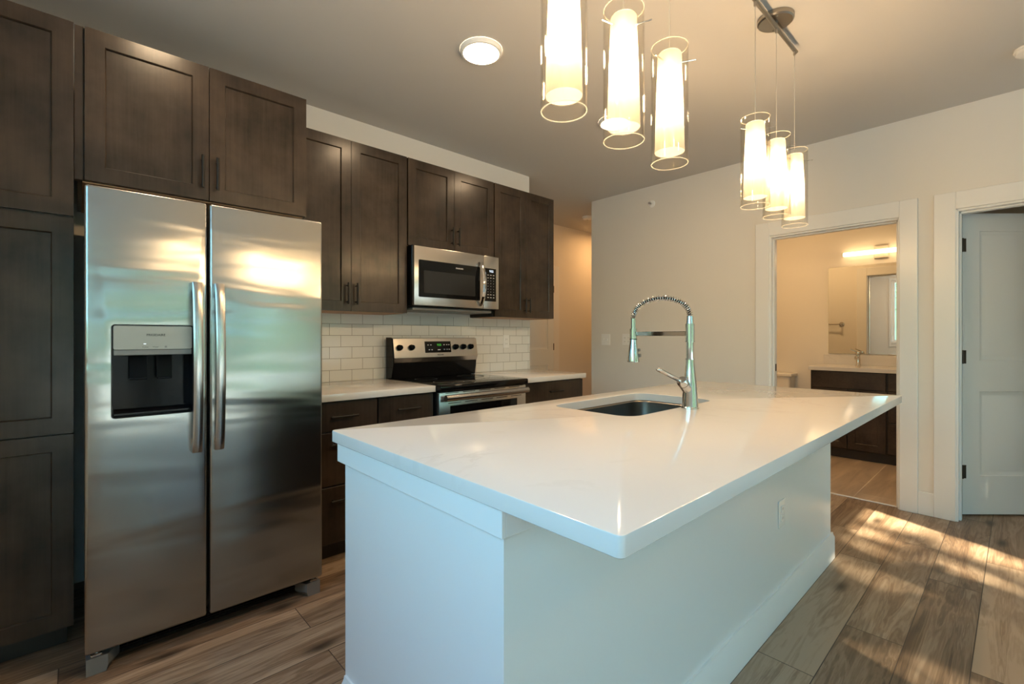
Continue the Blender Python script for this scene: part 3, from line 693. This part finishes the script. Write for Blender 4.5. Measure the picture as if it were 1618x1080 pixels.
part(ds, 'bezel', B().loops([[(p[0], y, p[1]) for p in rrect(.093 - o, .341 + o, .921 - o, 1.263 + o, .010 + o, 0, 4)] for o, y in ((0.0, 2.2502), (.0, 2.2478), (.0025, 2.2478), (.0025, 2.2502))], False, False), 'letter')
part(ds, 'lettering', text_bm('FRIGIDAIRE', .0115, .222, 2.2488, 1.226, bold=.0002), 'letter', 'brand lettering')
part(ds, 'lettering', text_bm('Cubes', .007, .190, 2.2488, 1.1805), 'letter', 'small button caption')
part(ds, 'lettering', text_bm('Water', .007, .221, 2.2488, 1.1805), 'letter', 'small button caption')
part(ds, 'button_mark', B().box(.249, .256, 2.2483, 2.2492, 1.1775, 1.1845), 'plasticgrey', 'small square button mark')
part(ds, 'status_light', B().box(.184, .192, 2.2482, 2.2492, 1.191, 1.194), 'led', 'lit white status light')
gr = B().box(.10, .775, 2.33, 2.342, .016, .032, .002)
for i in range(4): gr.box(.10, .775, 2.325, 2.341, .036 + i * .011, .0405 + i * .011)
for i in range(15): gr.box(.14 + i * .044, .143 + i * .044, 2.3255, 2.340, .032, .074)
gr.box(.06, .82, 2.341, 2.3445, .03, .078)
part(t, 'grille', gr, 'enamel', 'black slatted base grille')
for s, xx in ((1, .023), (-1, .851)):
    b = B()
    q = [(xx, 2.268), (xx + s * .060, 2.268), (xx + s * .095, 2.325), (xx + s * .095, 2.344), (xx, 2.344)]
    lo = [(xx, 2.268), (xx + s * .055, 2.268), (xx + s * .060, 2.325), (xx + s * .060, 2.344), (xx, 2.344)]
    b.loops([[(p[0], p[1], 0) for p in lo], [(p[0], p[1], .020) for p in q], [(p[0], p[1], .060) for p in q]])
    part(t, 'foot', b, 'plasticgrey')
    part(t, 'hinge_pin', B().box(min(xx + s * .012, xx + s * .045), max(xx + s * .012, xx + s * .045), 2.272, 2.305, .0605, .070, .002).cyl((xx + s * .03, 2.288, .07), (xx + s * .03, 2.288, .0825), .006, n=10), 'chrome')

# ------------------------------------------------------------------ microwave
t = thing('microwave', 'stainless over-the-range microwave under the short wall cabinet', 'microwave', (2.045, 2.97, 1.415))
part(t, 'body', B().box(1.668, 2.422, 2.801, 3.155, 1.425, 1.8455, .003), 'enamel')
part(t, 'vent_base', B().box(1.69, 2.40, 2.83, 3.14, 1.404, 1.4245, .003), 'plasticgrey')
md = part(t, 'door', B().box(1.667, 2.2705, 2.77, 2.80, 1.433, 1.838, .004, 2), 'steel2')
part(md, 'window_frame', B().loops([[(p[0], y, p[1]) for p in rrect(1.701, 2.235, 1.491, 1.745, .008, 0, 4)] for y in (2.7698, 2.7675)]), 'blackglass', 'black glass door panel')
part(md, 'window', B().loops([[(p[0], y, p[1]) for p in rrect(1.740, 2.187, 1.520, 1.674, .006, 0, 4)] for y in (2.7674, 2.7664)]), 'mwglass', 'grey see-through door window')
part(md, 'lettering', text_bm('FRIGIDAIRE', .013, 2.043, 2.7671, 1.7135, bold=.0003), 'lightletter', 'brand lettering')
hp = []
for i in range(25):
    u = i / 24; hp.append((2.242, 2.761 - .049 * math.sin(math.pi * u) ** .8, 1.449 + .335 * u))
b = B()
b.loops([[(x + dx, y + dy, z) for dx, dy in ((-.016, .004), (-.007, -.002), (.007, -.002), (.016, .004), (.012, .010), (-.012, .010))] for x, y, z in hp])
part(md, 'handle', b, 'chrome', 'bowed bright handle')
mp_ = part(t, 'control_side', B().box(2.2725, 2.424, 2.77, 2.80, 1.433, 1.838, .004, 2), 'steel2')
part(mp_, 'control_panel', B().box(2.281, 2.394, 2.7675, 2.7698, 1.491, 1.744, .001), 'blackglass', 'black glass keypad')
part(mp_, 'display', text_bm('9:52', .023, 2.346, 2.7668, 1.722, bold=.0005), 'whitedigit', 'lit white clock digits')
for r_ in range(9):
    for c_ in range(3):
        x, z = 2.312 + c_ * .028, 1.692 - r_ * .0215
        wd = .014 if r_ in (0, 1, 7, 8) else .004
        part(mp_, 'keypad_mark', B().box(x - wd / 2, x + wd / 2, 2.7668, 2.7674, z - .0022, z + .0022), 'lightletter')

# ------------------------------------------------------------------ range
t = thing('range', 'freestanding black and stainless electric range between the back countertops', 'stove', (2.03, 2.78, 0))
X0, X1 = 1.650, 2.409
part(t, 'body', B().box(X0, X1, 2.480, 3.10, .03, .874, .003).box(X0 + .03, X1 - .03, 2.53, 3.08, 0, .0295), 'enamel')
ck = part(t, 'cooktop', B().box(X0 - .003, X1 + .003, 2.425, 3.045, .8745, .9175, .012, 3), 'blackglass', 'black glass cooktop')
for x, y, r in ((1.83, 2.60, .105), (2.23, 2.60, .08), (1.83, 2.88, .08), (2.23, 2.88, .105)):
    part(ck, 'burner_ring', B().lathe((x, y, .9176), [(r, 0), (r, .0003), (r - .004, .0003), (r - .004, 0)], n=48, cap=False), 'ringgrey')
od = part(t, 'oven_door', B().box(X0 + .002, X1 - .002, 2.450, 2.4795, .205, .870, .005, 2), 'steel2')
part(od, 'window', B().box(1.735, 2.318, 2.4475, 2.4498, .42, .781, .001), 'blackglass', 'dark oven window')
b = B()
b.loops([[(x, 2.45 - .052 + dy, .838 + dz) for dy, dz in [(.018 * math.cos(R(a)) + .002, .0205 * math.sin(R(a))) for a in range(0, 360, 24)]] for x in (1.668, 1.676, 2.372, 2.380)])
b.box(1.69, 1.72, 2.405, 2.4498, .828, .848, .003).box(2.33, 2.36, 2.405, 2.4498, .828, .848, .003)
part(od, 'handle', b, 'handle', 'wide bright oven handle')
for i in range(5):
    x = 1.70 + i * .135
    part(od, 'vent_slot', B().box(x, x + .10, 2.4488, 2.4499, .8605, .8645), 'gap')
    part(od, 'vent_slot', B().box(x + .02, x + .12, 2.4488, 2.4499, .797, .801), 'gap')
part(t, 'storage_drawer', B().box(X0 + .002, X1 - .002, 2.452, 2.4795, .045, .198, .004), 'steel2')
bp_ = part(t, 'back_panel', B().prism([(3.034, 1.030), (3.0180, 1.066), (3.040, 1.205), (3.060, 1.212), (3.125, 1.212), (3.125, 1.030)], 0, X0 + .006, X1 + .002), 'steel2', 'slanted stainless control panel')
part(t, 'back_splash', B().prism([(3.046, .918), (3.030, 1.0295), (3.125, 1.0295), (3.125, .876), (3.10, .876), (3.10, .918)], 0, X0 + .010, X1 - .003), 'enamel')
part(t, 'side_cap', B().prism([(3.020, 1.022), (3.048, 1.208), (3.062, 1.2135), (3.127, 1.2135), (3.127, .876), (3.101, .876), (3.101, .919), (3.05, .919)], 0, X0 - .002, X0 + .0055), 'enamel')
def slant(z): return 3.012 + (z - 1.030) / .175 * .028
sl_n = Vector((0, -.175, .028)).normalized()
SM = lambda x, z, d: Matrix.Translation(Vector((x, slant(z), z)) + sl_n * d) @ Matrix.Rotation(R(90) - math.atan2(.028, .175), 4, 'X')
for x in (1.7005, 1.7985, 2.194, 2.269, 2.343):
    k = B(); c = Vector((x, slant(1.139), 1.139)) + sl_n * .0003
    k.lathe(c, [(.022, 0), (.022, .006), (.018, .010), (.0165, .028), (.015, .030)], sl_n, 24)
    q = c + sl_n * .018; k.box(q.x - .004, q.x + .004, q.y - .018, q.y + .005, q.z - .0175, q.z + .0175, .002)
    kn = part(bp_, 'knob', k, 'dark')
dp = B().box(-.118, .118, -.043, .043, 0, .0015, .0005); dp.xf(SM(2.033, 1.141, .0002))
part(bp_, 'display', dp, 'blackglass', 'black display window')
part(bp_, 'display_digits', text_bm('9:53', .022, 0, 0, 0, mtx=SM(2.043, 1.156, .002), bold=.0004), 'green', 'green clock digits')
for i, (x, z) in enumerate(((-.09, .016), (-.065, .016), (-.082, -.021), (-.058, -.021), (.055, .016), (.08, .016), (.10, .016), (.055, -.02), (.08, -.02), (.10, -.02), (.0, -.022), (.012, -.022))):
    part(bp_, 'button_mark', B().box(x - .006, x + .006, z - .003, z + .003, .0016, .0019).xf(SM(2.033, 1.141, .0002)), 'lightletter')
part(bp_, 'lettering', text_bm('FRIGIDAIRE', .011, 0, 0, 0, mtx=SM(2.05, 1.082, .0004), bold=.0002), 'letter', 'brand lettering')

# ------------------------------------------------------------------ island
t = thing('kitchen_island', 'white panelled kitchen island with a white baseboard, under the big white countertop', 'island', (1.84, 1.08, 0))
IX0, IX1, IY0, IY1 = .632, 3.050, .707, 1.470
part(t, 'body', B().box(IX0, IX0 + .02, IY0, IY1, 0, .8755).box(IX1 - .02, IX1, IY0, IY1, 0, .8755).box(IX0 + .02, IX1 - .02, IY0, IY0 + .02, 0, .8755)
     .box(IX0 + .02, IX1 - .02, IY1 - .026, IY1 - .012, .10, .8755), 'island')
part(t, 'toe_kick', B().box(IX0 + .02, IX1 - .02, IY1 - .10, IY1 - .08, 0, .10), 'toe')
for i, (a, b_) in enumerate(((.655, 1.255), (1.262, 1.70), (1.707, 2.15), (2.157, 2.60), (2.607, 3.026))):
    q = shaker(-b_, -a, .11, .868, 0).xf(Matrix.Translation((0, IY1 + .009, 0)) @ Matrix.Rotation(math.pi, 4, 'Z'))
    d = part(t, 'door', q, 'wood', 'dark-stained cabinet door on the kitchen side')
part(t, 'apron', B().box(IX0 - .012, IX0 - .0005, IY0 - .008, 1.504, .816, .8755, .001).box(IX0 - .0005, IX1, IY0 - .008, IY0 - .0005, .816, .8755, .001), 'island', 'narrow strip under the countertop')
def bbp(lo, th): return [(lo, 0), (lo - th, 0), (lo - th, .118), (lo - th * .55, .130), (lo - th * .45, .140), (lo, .140)]
b = B().prism(bbp(IY0 - .0005, .016), 0, IX0 - .016, IX1 + .016)
b.prism([(x, z) for x, z in bbp(IX0 - .0005, .016)], 1, IY0 - .0005, 1.462)
b.prism([(2 * IX1 - x + .0, z) for x, z in bbp(IX1 - .0005, .016)], 1, IY0 - .0005, 1.462)
part(t, 'baseboard', b, 'trim')
duplex('wall_outlet', 'white outlet plate low on the long white island panel', 'outlet', (2.255, IY0 - .0002, .450), '-y')

# island countertop with the sink cut-out
SX0, SX1, SY0, SY1 = 1.540, 2.262, 1.000, 1.418
b = B()
CT = (.611, 3.152, .413, 1.533)
def clp(o, z): return rrect(CT[0] + o, CT[1] - o, CT[2] + o, CT[3] - o, .012, z, 5)
outer = [[b.bm.verts.new(p) for p in clp(o, z)] for o, z in ((.003, .914), (.0008, .9132), (0, .911), (0, .8785), (.0025, .876))]
inner = [[b.bm.verts.new(p) for p in rrect(SX0 - o, SX1 + o, SY0 - o, SY1 + o, .075, z, 10)] for o, z in ((.002, .914), (0, .912), (0, .876))]
for s_ in (outer, inner):
    for i in range(len(s_) - 1): b.bridge(s_[i], s_[i + 1])
for k in (0, -1):
    ed = []
    for l in (outer[k], inner[k]):
        for i in range(len(l)): ed.append(b.bm.edges.get((l[i], l[(i + 1) % len(l)])))
    bmesh.ops.triangle_fill(b.bm, edges=ed, use_beauty=True)
solo('island_countertop', b, 'quartz', 'large white quartz countertop of the island, cut out for the sink', 'countertop', None, (1.88, .97, .876))
def sk(o, z, r): return rrect(SX0 + o, SX1 - o, SY0 + o, SY1 - o, r, z, 10)
t = thing('kitchen_sink', 'stainless undermount sink set into the island countertop', 'sink', (1.9, 1.21, .66))
b = B().loops([sk(-.018, .8755, .09), sk(-.004, .8755, .078), sk(.002, .868, .072), sk(.008, .715, .068), sk(.016, .690, .062), sk(.034, .676, .05), sk(.07, .672, .04)], False, True)
part(t, 'bowl', b, 'sink')
part(t, 'drain', B().lathe((1.90, 1.21, .6722), [(.055, 0), (.055, .002), (.045, .003), (.040, .001)], n=28), 'chrome')

# kitchen faucet
FX, FY = 1.920, .955
t = thing('kitchen_faucet', 'tall chrome pull-down spring faucet standing behind the island sink', 'faucet', (FX, FY, .9142))
part(t, 'body', B().lathe((FX, FY, .9145), [(.036, 0), (.036, .006), (.034, .008), (.0335, .012), (.030, .06), (.026, .11), (.021, .155), (.0178, .19), (.0170, .208), (.0195, .2085), (.0195, .2115), (.0155, .212),
     (.0150, .282), (.0205, .2825), (.0205, .287), (.0185, .2875), (.0185, .360), (.0145, .361), (.0125, .392), (.006, .392)], n=32), 'chrome')
arc = []
for i in range(61):
    a = math.pi * i / 60
    arc.append(Vector((FX, FY + .139 - .139 * math.cos(a), 1.305 + .088 * math.sin(a) ** .92)))
part(t, 'hose', B().tube(arc, .0062, 10), 'hose', 'dark hose inside the spring')
hx = []; turns = 36; steps = turns * 12
for i in range(steps + 1):
    u = i / steps * 60; k = min(int(u), 59); f = u - k; p = arc[k].lerp(arc[k + 1], f); d = (arc[k + 1] - arc[k]).normalized()
    n1 = Vector((1, 0, 0)); n2 = d.cross(n1); ph = 2 * math.pi * turns * i / steps
    hx.append(p + (n1 * math.cos(ph) + n2 * math.sin(ph)) * .0112)
part(t, 'spring', B().tube(hx, .0019, 6), 'chrome')
SPY = FY + .278
part(t, 'docking_arm', B().box(FX - .005, FX + .005, FY + .017, SPY - .014, 1.223, 1.243, .002), 'chrome')
sp = part(t, 'spray_head', B().lathe((FX, SPY, 1.100), [(.024, 0), (.0285, .001), (.0285, .008), (.020, .07), (.0160, .100), (.0155, .108), (.0165, .109), (.0165, .157), (.0115, .158), (.0112, .205), (.006, .206)], n=28), 'chrome')
part(sp, 'button', B().box(FX + .008, FX + .0215, SPY - .026, SPY - .010, 1.150, 1.164, .002), 'plasticgrey', 'grey spray button')
part(sp, 'button', B().box(FX + .009, FX + .024, SPY - .028, SPY - .012, 1.124, 1.140, .002), 'plasticgrey', 'grey spray button')
part(sp, 'dock_ring', B().lathe((FX, SPY, 1.2065), [(.0175, 0), (.0175, .003)], n=24), 'gap', 'dark seam ring')
hb = Vector((FX - .012, FY + .004, .995)); hd = Vector((-.62, .10, .60)).normalized()
hn = part(t, 'handle', B().lathe(hb, [(.021, 0), (.0225, .01), (.0225, .034), (.0195, .0345), (.0195, .0375), (.0225, .038), (.0225, .058), (.020, .062)], hd, 28), 'chrome')
h0 = hb + hd * .052; ld_ = Vector((-.84, .34, .40)).normalized()
b = B(); u_ = Vector((0, 1, 0)); w_ = ld_.cross(u_).normalized()
b.loops([[h0 + ld_ * s_ + (u_ * math.cos(R(a)) * a1 + w_ * math.sin(R(a)) * a2) for a in range(0, 360, 30)] for s_, a1, a2 in ((.0, .006, .006), (.024, .007, .006), (.030, .011, .009), (.125, .013, .0085), (.133, .011, .007), (.137, .005, .003))])
part(hn, 'lever', b, 'chrome')

# ------------------------------------------------------------------ pendants
def pendant_fixture(x, y, label):
    r = thing('pendant_light', label, 'pendant light', (x, y, CZ), 'three-shade pendant fixtures over the island')
    part(r, 'canopy', B().lathe((x, y + .004, CZ - .0005), [(.078, 0), (.078, -.018), (.072, -.024), (.02, -.025)], n=40).cyl((x, y + .004, CZ - .045), (x, y + .004, CZ - .024), .009, n=14)
         .cyl((x - .05, y - .02, CZ - .028), (x - .05, y - .02, CZ - .024), .004, n=10).cyl((x + .05, y + .03, CZ - .028), (x + .05, y + .03, CZ - .024), .004, n=10), 'nickel')
    part(r, 'bar', B().cyl((x - .292, y, CZ - .045), (x + .292, y, CZ - .045), .0095, n=16), 'nickel')
    for dx in (-.266, 0, .266):
        px = x + dx; o = (px, y)
        part(r, 'cord', B().cyl((px, y, 2.155), (px, y, CZ - .07), .0016, n=8), 'cord')
        part(r, 'cord_grip', B().cyl((px, y, CZ - .072), (px, y, CZ - .053), .006, n=12), 'nickel')
        part(r, 'glass_cylinder', B().lathe((px, y, 1.793), [(.0565, 0), (.0590, .001), (.0590, .384), (.0565, .385), (.0565, 0)], n=48, cap=False), 'glass', 'clear outer glass cylinder')
        gc = r.children[-1]
        for zz in (1.7915, 2.1765): part(gc, 'rim', B().lathe((px, y, zz), [(.0563, 0), (.0592, 0), (.0592, .0022), (.0563, .0022), (.0563, 0)], n=48, cap=False), 'rim', 'bright cut edge of the glass')
        ls = part(r, 'lamp_shade', B().lathe((px, y, 1.830), [(.0475, 0), (.0465, .05), (.038, .322), (.034, .327), (.008, .327)], n=40, cap=False), 'opal', 'glowing white inner glass shade')
        part(ls, 'diffuser', B().lathe((px, y, 1.8315), [(.0001, 0), (.0465, 0)], n=40, cap=False), 'opal', 'bright round bottom of the shade')
        for q in (0, 120, 240):
            c_, s__ = math.cos(R(47 + dx * 40 + q)), math.sin(R(47 + dx * 40 + q))
            part(ls, 'pin', B().cyl((px + .082 * c_, y + .082 * s__, 2.122), (px + .036 * c_, y + .036 * s__, 2.122), .0022, n=8), 'chrome')
        part(r, 'socket', B().cyl((px, y, 2.075), (px, y, 2.156), .012, n=14), 'white')
        ld = bpy.data.lights.new('bulb', 'POINT'); ld.energy = PEND_W; ld.color = WARM; ld.shadow_soft_size = .026
        lo = bpy.data.objects.new('bulb', ld); COL.objects.link(lo); lo.parent = r; lo.location = (dx, 0, 2.01 - CZ)
    return r
pendant_fixture(1.176, .788, 'three-shade pendant fixture nearest the camera, hanging over the near end of the island')
pendant_fixture(2.452, .788, 'three-shade pendant fixture with its ceiling bar in view, over the far end of the island')

def disc_light(x, y, r, label, m, group=None):
    t = thing('ceiling_light', label, 'ceiling light', (x, y, CZ), group)
    part(t, 'trim_ring', B().lathe((x, y, CZ - .0005), [(r, 0), (r * 1.0, -.010), (r * .93, -.019), (r * .84, -.021), (r * .84, -.012)], n=48, cap=False), 'white')
    part(t, 'lens', B().lathe((x, y, CZ - .014), [(.0001, -.004), (r * .5, -.004), (r * .84, 0)], n=48, cap=False), m, 'glowing white lens')
    return t
gl_ = 'round flush ceiling lights'
disc_light(1.578, 1.945, .113, 'round glowing flush ceiling light left of the pendants', 'disc', gl_)
disc_light(.30, 1.945, .113, 'round flush ceiling light over the refrigerator, just above the frame', 'disc', gl_)
disc_light(2.79, 1.945, .113, 'round flush ceiling light mostly hidden behind the middle near pendant', 'disc', gl_)
disc_light(5.55, 3.78, .11, 'round ceiling light in the hallway behind the far wall corner', 'hall')
disc_light(1.2, -1.6, .113, 'round flush ceiling light in the living area behind the camera', 'disc')
def detector(name, label, x, y, r):
    t = thing(name, label, 'smoke detector', (x, y, CZ))
    part(t, 'base', B().lathe((x, y, CZ - .0005), [(r, 0), (r, -.010), (r * .93, -.012)], n=40), 'white')
    part(t, 'cover', B().lathe((x, y, CZ - .0128), [(r * .90, 0), (r * .88, -.014), (r * .6, -.026), (r * .2, -.028)], n=40), 'white')
    part(t, 'vent_slots', B().lathe((x, y, CZ - .0405), [(r * .19, 0), (r * .15, -.002)], n=20), 'plasticgrey')
disc_light(5.15, 1.75, .11, 'round ceiling light inside the bathroom', 'bathc')  # added lamp, out of view, lifts the bathroom brightness
disc_light(5.6, -.75, .11, 'round ceiling light in the room behind the open white door', 'closet')
detector('smoke_detector', 'white round smoke detector on the ceiling at the right edge of the photo', 3.69, -.045, .068)
detector('smoke_detector', 'white round smoke detector on the hallway ceiling beside the wall corner', 4.76, 3.73, .068)

# sprinkler and switches on the east wall
t = thing('sprinkler_head', 'small chrome sidewall sprinkler high on the far wall', 'sprinkler', (XE, 2.524, 2.561))
part(t, 'escutcheon', B().lathe((XE - .0003, 2.524, 2.561), [(.036, 0), (.034, .006), (.014, .010)], (-1, 0, 0), 28), 'white')
part(t, 'nozzle', B().lathe((XE - .0105, 2.524, 2.561), [(.010, 0), (.009, .022), (.005, .024)], (-1, 0, 0), 16).box(XE - .052, XE - .050, 2.512, 2.536, 2.552, 2.570, .0005).tube([(XE - .03, 2.515, 2.561), (XE - .045, 2.513, 2.561), (XE - .051, 2.524, 2.561)], .002, 6).tube([(XE - .03, 2.533, 2.561), (XE - .045, 2.535, 2.561), (XE - .051, 2.524, 2.561)], .002, 6), 'chrome')
duplex('light_switch', 'white double switch plate nearest the hallway corner of the far wall', 'switch', (XE - .0002, 3.086, 1.187), '-x', .116, .122, 2, 'switch')
duplex('wall_outlet', 'white double wall plate on the far wall just behind the spray head', 'outlet', (XE - .0002, 2.815, 1.187), '-x', .116, .122, 2, 'outlet')

# ------------------------------------------------------------------ bathroom
VX = 5.60
t = thing('bathroom_vanity', 'dark wood vanity cabinet seen through the bathroom doorway', 'vanity', (5.88, 1.0, 0))
part(t, 'body', B().box(VX + .0215, 6.155, .50, 1.466, .10, .875, .001), 'woodside')
part(t, 'side_panel', B().box(VX + .004, 6.155, 1.4665, 1.474, .0, .875, .001), 'woodside')
part(t, 'toe_kick', B().box(VX + .055, 6.15, .50, 1.466, 0.006, .0995), 'toe')
def vfront(b): return b.xf(Matrix.Translation((VX, 0, 0)) @ Matrix.Rotation(R(-90), 4, 'Z'))
for a, c, z0, z1, kind in ((.855, 1.464, .705, .868, 'drawer'), (1.162, 1.464, .112, .697, 'door'), (.855, 1.156, .112, .697, 'door'),
                           (.505, .838, .705, .868, 'drawer'), (.505, .838, .41, .697, 'drawer'), (.505, .838, .112, .402, 'drawer')):
    q = slab(-c, -a, z0, z1, 0) if kind == 'drawer' else shaker(-c, -a, z0, z1, 0)
    part(t, kind, vfront(q), 'vanwood')
t = thing('vanity_countertop', 'white vanity top with a low backsplash under the mirror', 'countertop', (5.86, 1.0, .8755))
part(t, 'top', B().box(5.575, 6.158, .49, 1.49, .8755, .915, .002), 'quartz')
part(t, 'backsplash', B().box(6.138, 6.158, .49, 1.49, .9152, 1.020, .002), 'quartz')
t = thing('vanity_faucet', 'small chrome bathroom faucet on the vanity top before the mirror', 'faucet', (6.05, 1.155, .915))
part(t, 'body', B().lathe((6.05, 1.155, .9152), [(.026, 0), (.024, .01), (.020, .02), (.019, .11), (.022, .12), (.020, .14), (.008, .145)], n=24), 'chrome')
part(t, 'spout', B().tube([(6.05, 1.155, 1.00), (6.00, 1.155, 1.015), (5.95, 1.155, 1.005), (5.935, 1.155, .985)], [.014, .013, .012, .011], 14), 'chrome')
part(t, 'handle', B().tube([(6.05, 1.155, 1.055), (6.045, 1.19, 1.07), (6.04, 1.22, 1.085)], [.007, .006, .005], 10), 'chrome')
solo('wall_mirror', B().box(6.150, 6.1597, .50, 1.446, 1.033, 1.982, .001), 'mirror', 'frameless rectangular mirror above the bathroom vanity', 'mirror', None, (6.155, .97, 1.033))
t = thing('vanity_light', 'glowing horizontal light bar above the bathroom mirror', 'wall lamp', (6.16, .975, 2.105))
part(t, 'back_plate', B().box(6.138, 6.1597, .915, 1.035, 2.04, 2.168, .003), 'plate')
part(t, 'lamp_tube', B().box(6.075, 6.125, .655, 1.297, 2.082, 2.126, .012, 3), 'bath', 'glowing white diffuser')
for a, c in ((1.2972, 1.303), (.649, .6548)): part(t, 'end_cap', B().box(6.074, 6.126, a, c, 2.081, 2.127, .002), 'nickel')
part(t, 'stem', B().box(6.1252, 6.138, .94, 1.01, 2.09, 2.12), 'nickel')
t = thing('toilet', 'white toilet whose tank shows behind the island in the bathroom doorway', 'toilet', (5.85, 1.96, .006))
part(t, 'tank', B().loops([rrect(5.955, 6.14, 1.775, 2.145, .03, .40, 4), rrect(5.94, 6.145, 1.765, 2.155, .03, .762, 4)]), 'porcelain')
part(t, 'tank_lid', B().box(5.925, 6.15, 1.750, 2.170, .7625, .800, .010, 3), 'porcelain')
part(t, 'flush_lever', B().cyl((5.946, 2.10, .70), (5.925, 2.10, .70), .010, n=12).box(5.918, 5.926, 2.04, 2.11, .693, .707, .002), 'chrome')
def ell(cx, cy, a, b_, z, n=32): return [(cx + a * math.cos(2 * math.pi * i / n), cy + b_ * math.sin(2 * math.pi * i / n), z) for i in range(n)]
part(t, 'bowl', B().loops([ell(5.78, 1.96, .20, .10, .0062), ell(5.78, 1.96, .18, .10, .12), ell(5.75, 1.96, .20, .14, .26), ell(5.72, 1.96, .235, .18, .385), ell(5.72, 1.96, .235, .18, .40)]).box(5.85, 6.10, 1.88, 2.04, .0062, .385, .02), 'porcelain')
part(t, 'seat', B().loops([ell(5.72, 1.96, .235, .185, .4005), ell(5.72, 1.96, .24, .19, .41), ell(5.72, 1.96, .235, .185, .425)]), 'white')
t = thing('towel_bar', 'nickel towel bar on the bathroom wall, seen in the mirror', 'towel bar', (XE + .12, 1.95, 1.395))
part(t, 'bar', B().cyl((XE + .185, 1.70, 1.395), (XE + .185, 2.22, 1.395), .009, n=14), 'nickel')
for y in (1.70, 2.22): part(t, 'bracket', B().lathe((XE + .1203, y, 1.395), [(.030, 0), (.030, .008), (.011, .012), (.011, .055), (.016, .06), (.016, .078), (.010, .08)], (1, 0, 0), 22), 'nickel')

# ------------------------------------------------------------------ outdoors beyond the glass
o = struct('ground_outside', B().box(-40, 45, -60, -3.36, -.35, -.15).box(-40, -.82, -3.36, 40, -.35, -.15), 'grass')
def tree(x, y, h, rad, seed, nleaf, label):
    rnd = random.Random(seed)
    t = thing('tree', label, 'tree', (x, y, -.15), 'leafy trees outdoors')
    tr = B().tube([(x, y, -.15), (x + .05, y, h * .3), (x - .05, y + .05, h * .55), (x, y, h * .8)], [.16, .13, .10, .05], 10)
    for i in range(7):
        a = rnd.uniform(0, 6.28); z = h * rnd.uniform(.35, .65)
        tr.tube([(x, y, z), (x + math.cos(a) * rad * .4, y + math.sin(a) * rad * .4, z + rad * .35), (x + math.cos(a) * rad * .75, y + math.sin(a) * rad * .75, z + rad * .5)], [.06, .04, .015], 6)
    part(t, 'trunk', tr, 'bark')
    lf = B(); cl = []
    for i in range(34):
        while True:
            p = Vector((rnd.uniform(-1, 1), rnd.uniform(-1, 1), rnd.uniform(-1, 1)))
            if p.length < 1: break
        cl.append(Vector((x, y, h * .66)) + Vector((p.x * rad, p.y * rad, p.z * h * .36)))
    for i in range(nleaf):
        c = rnd.choice(cl) + Vector((rnd.gauss(0, 1), rnd.gauss(0, 1), rnd.gauss(0, 1))) * rad * .17
        q = Matrix.Rotation(rnd.uniform(0, 6.28), 3, 'Z') @ Matrix.Rotation(rnd.uniform(-.9, .9), 3, 'X'); s = rnd.uniform(.07, .14)
        vs = [lf.bm.verts.new(c + q @ Vector(v) * s) for v in ((-1, 0, 0), (0, -.5, .1), (1, 0, 0), (0, .5, .1))]
        lf.bm.faces.new(vs)
    part(t, 'foliage', lf, 'leaf')
tree(-2.75, -10.2, 8.8, 1.7, 3, 10000, 'leafy green tree outdoors, seen only as a reflection')
tree(1.0, -6.4, 3.42, .95, 5, 5000, 'leafy green tree outdoors, seen only as a reflection')
tree(-1.75, -6.5, 5.6, 1.0, 11, 8000, 'leafy green tree outdoors, seen only as a reflection')  # put in to block sun reaching the pantry and left floor
tree(1.35, -9.0, 6.6, 1.05, 17, 13000, 'leafy green tree outdoors, seen only as a reflection')  # unseen crown placed to stop sun entering the narrow south window
tree(6.8, -12.5, 6.5, 2.4, 7, 5000, 'leafy green tree outdoors, seen only as a reflection')
tree(-2.8, -3.5, 6.2, 1.05, 13, 9000, 'leafy green tree outdoors, seen only as a reflection')  # added out of view; shades the west window from the sun
tree(-7.5, 1.0, 6.0, 2.3, 9, 4000, 'leafy green tree outdoors, seen only as a reflection')
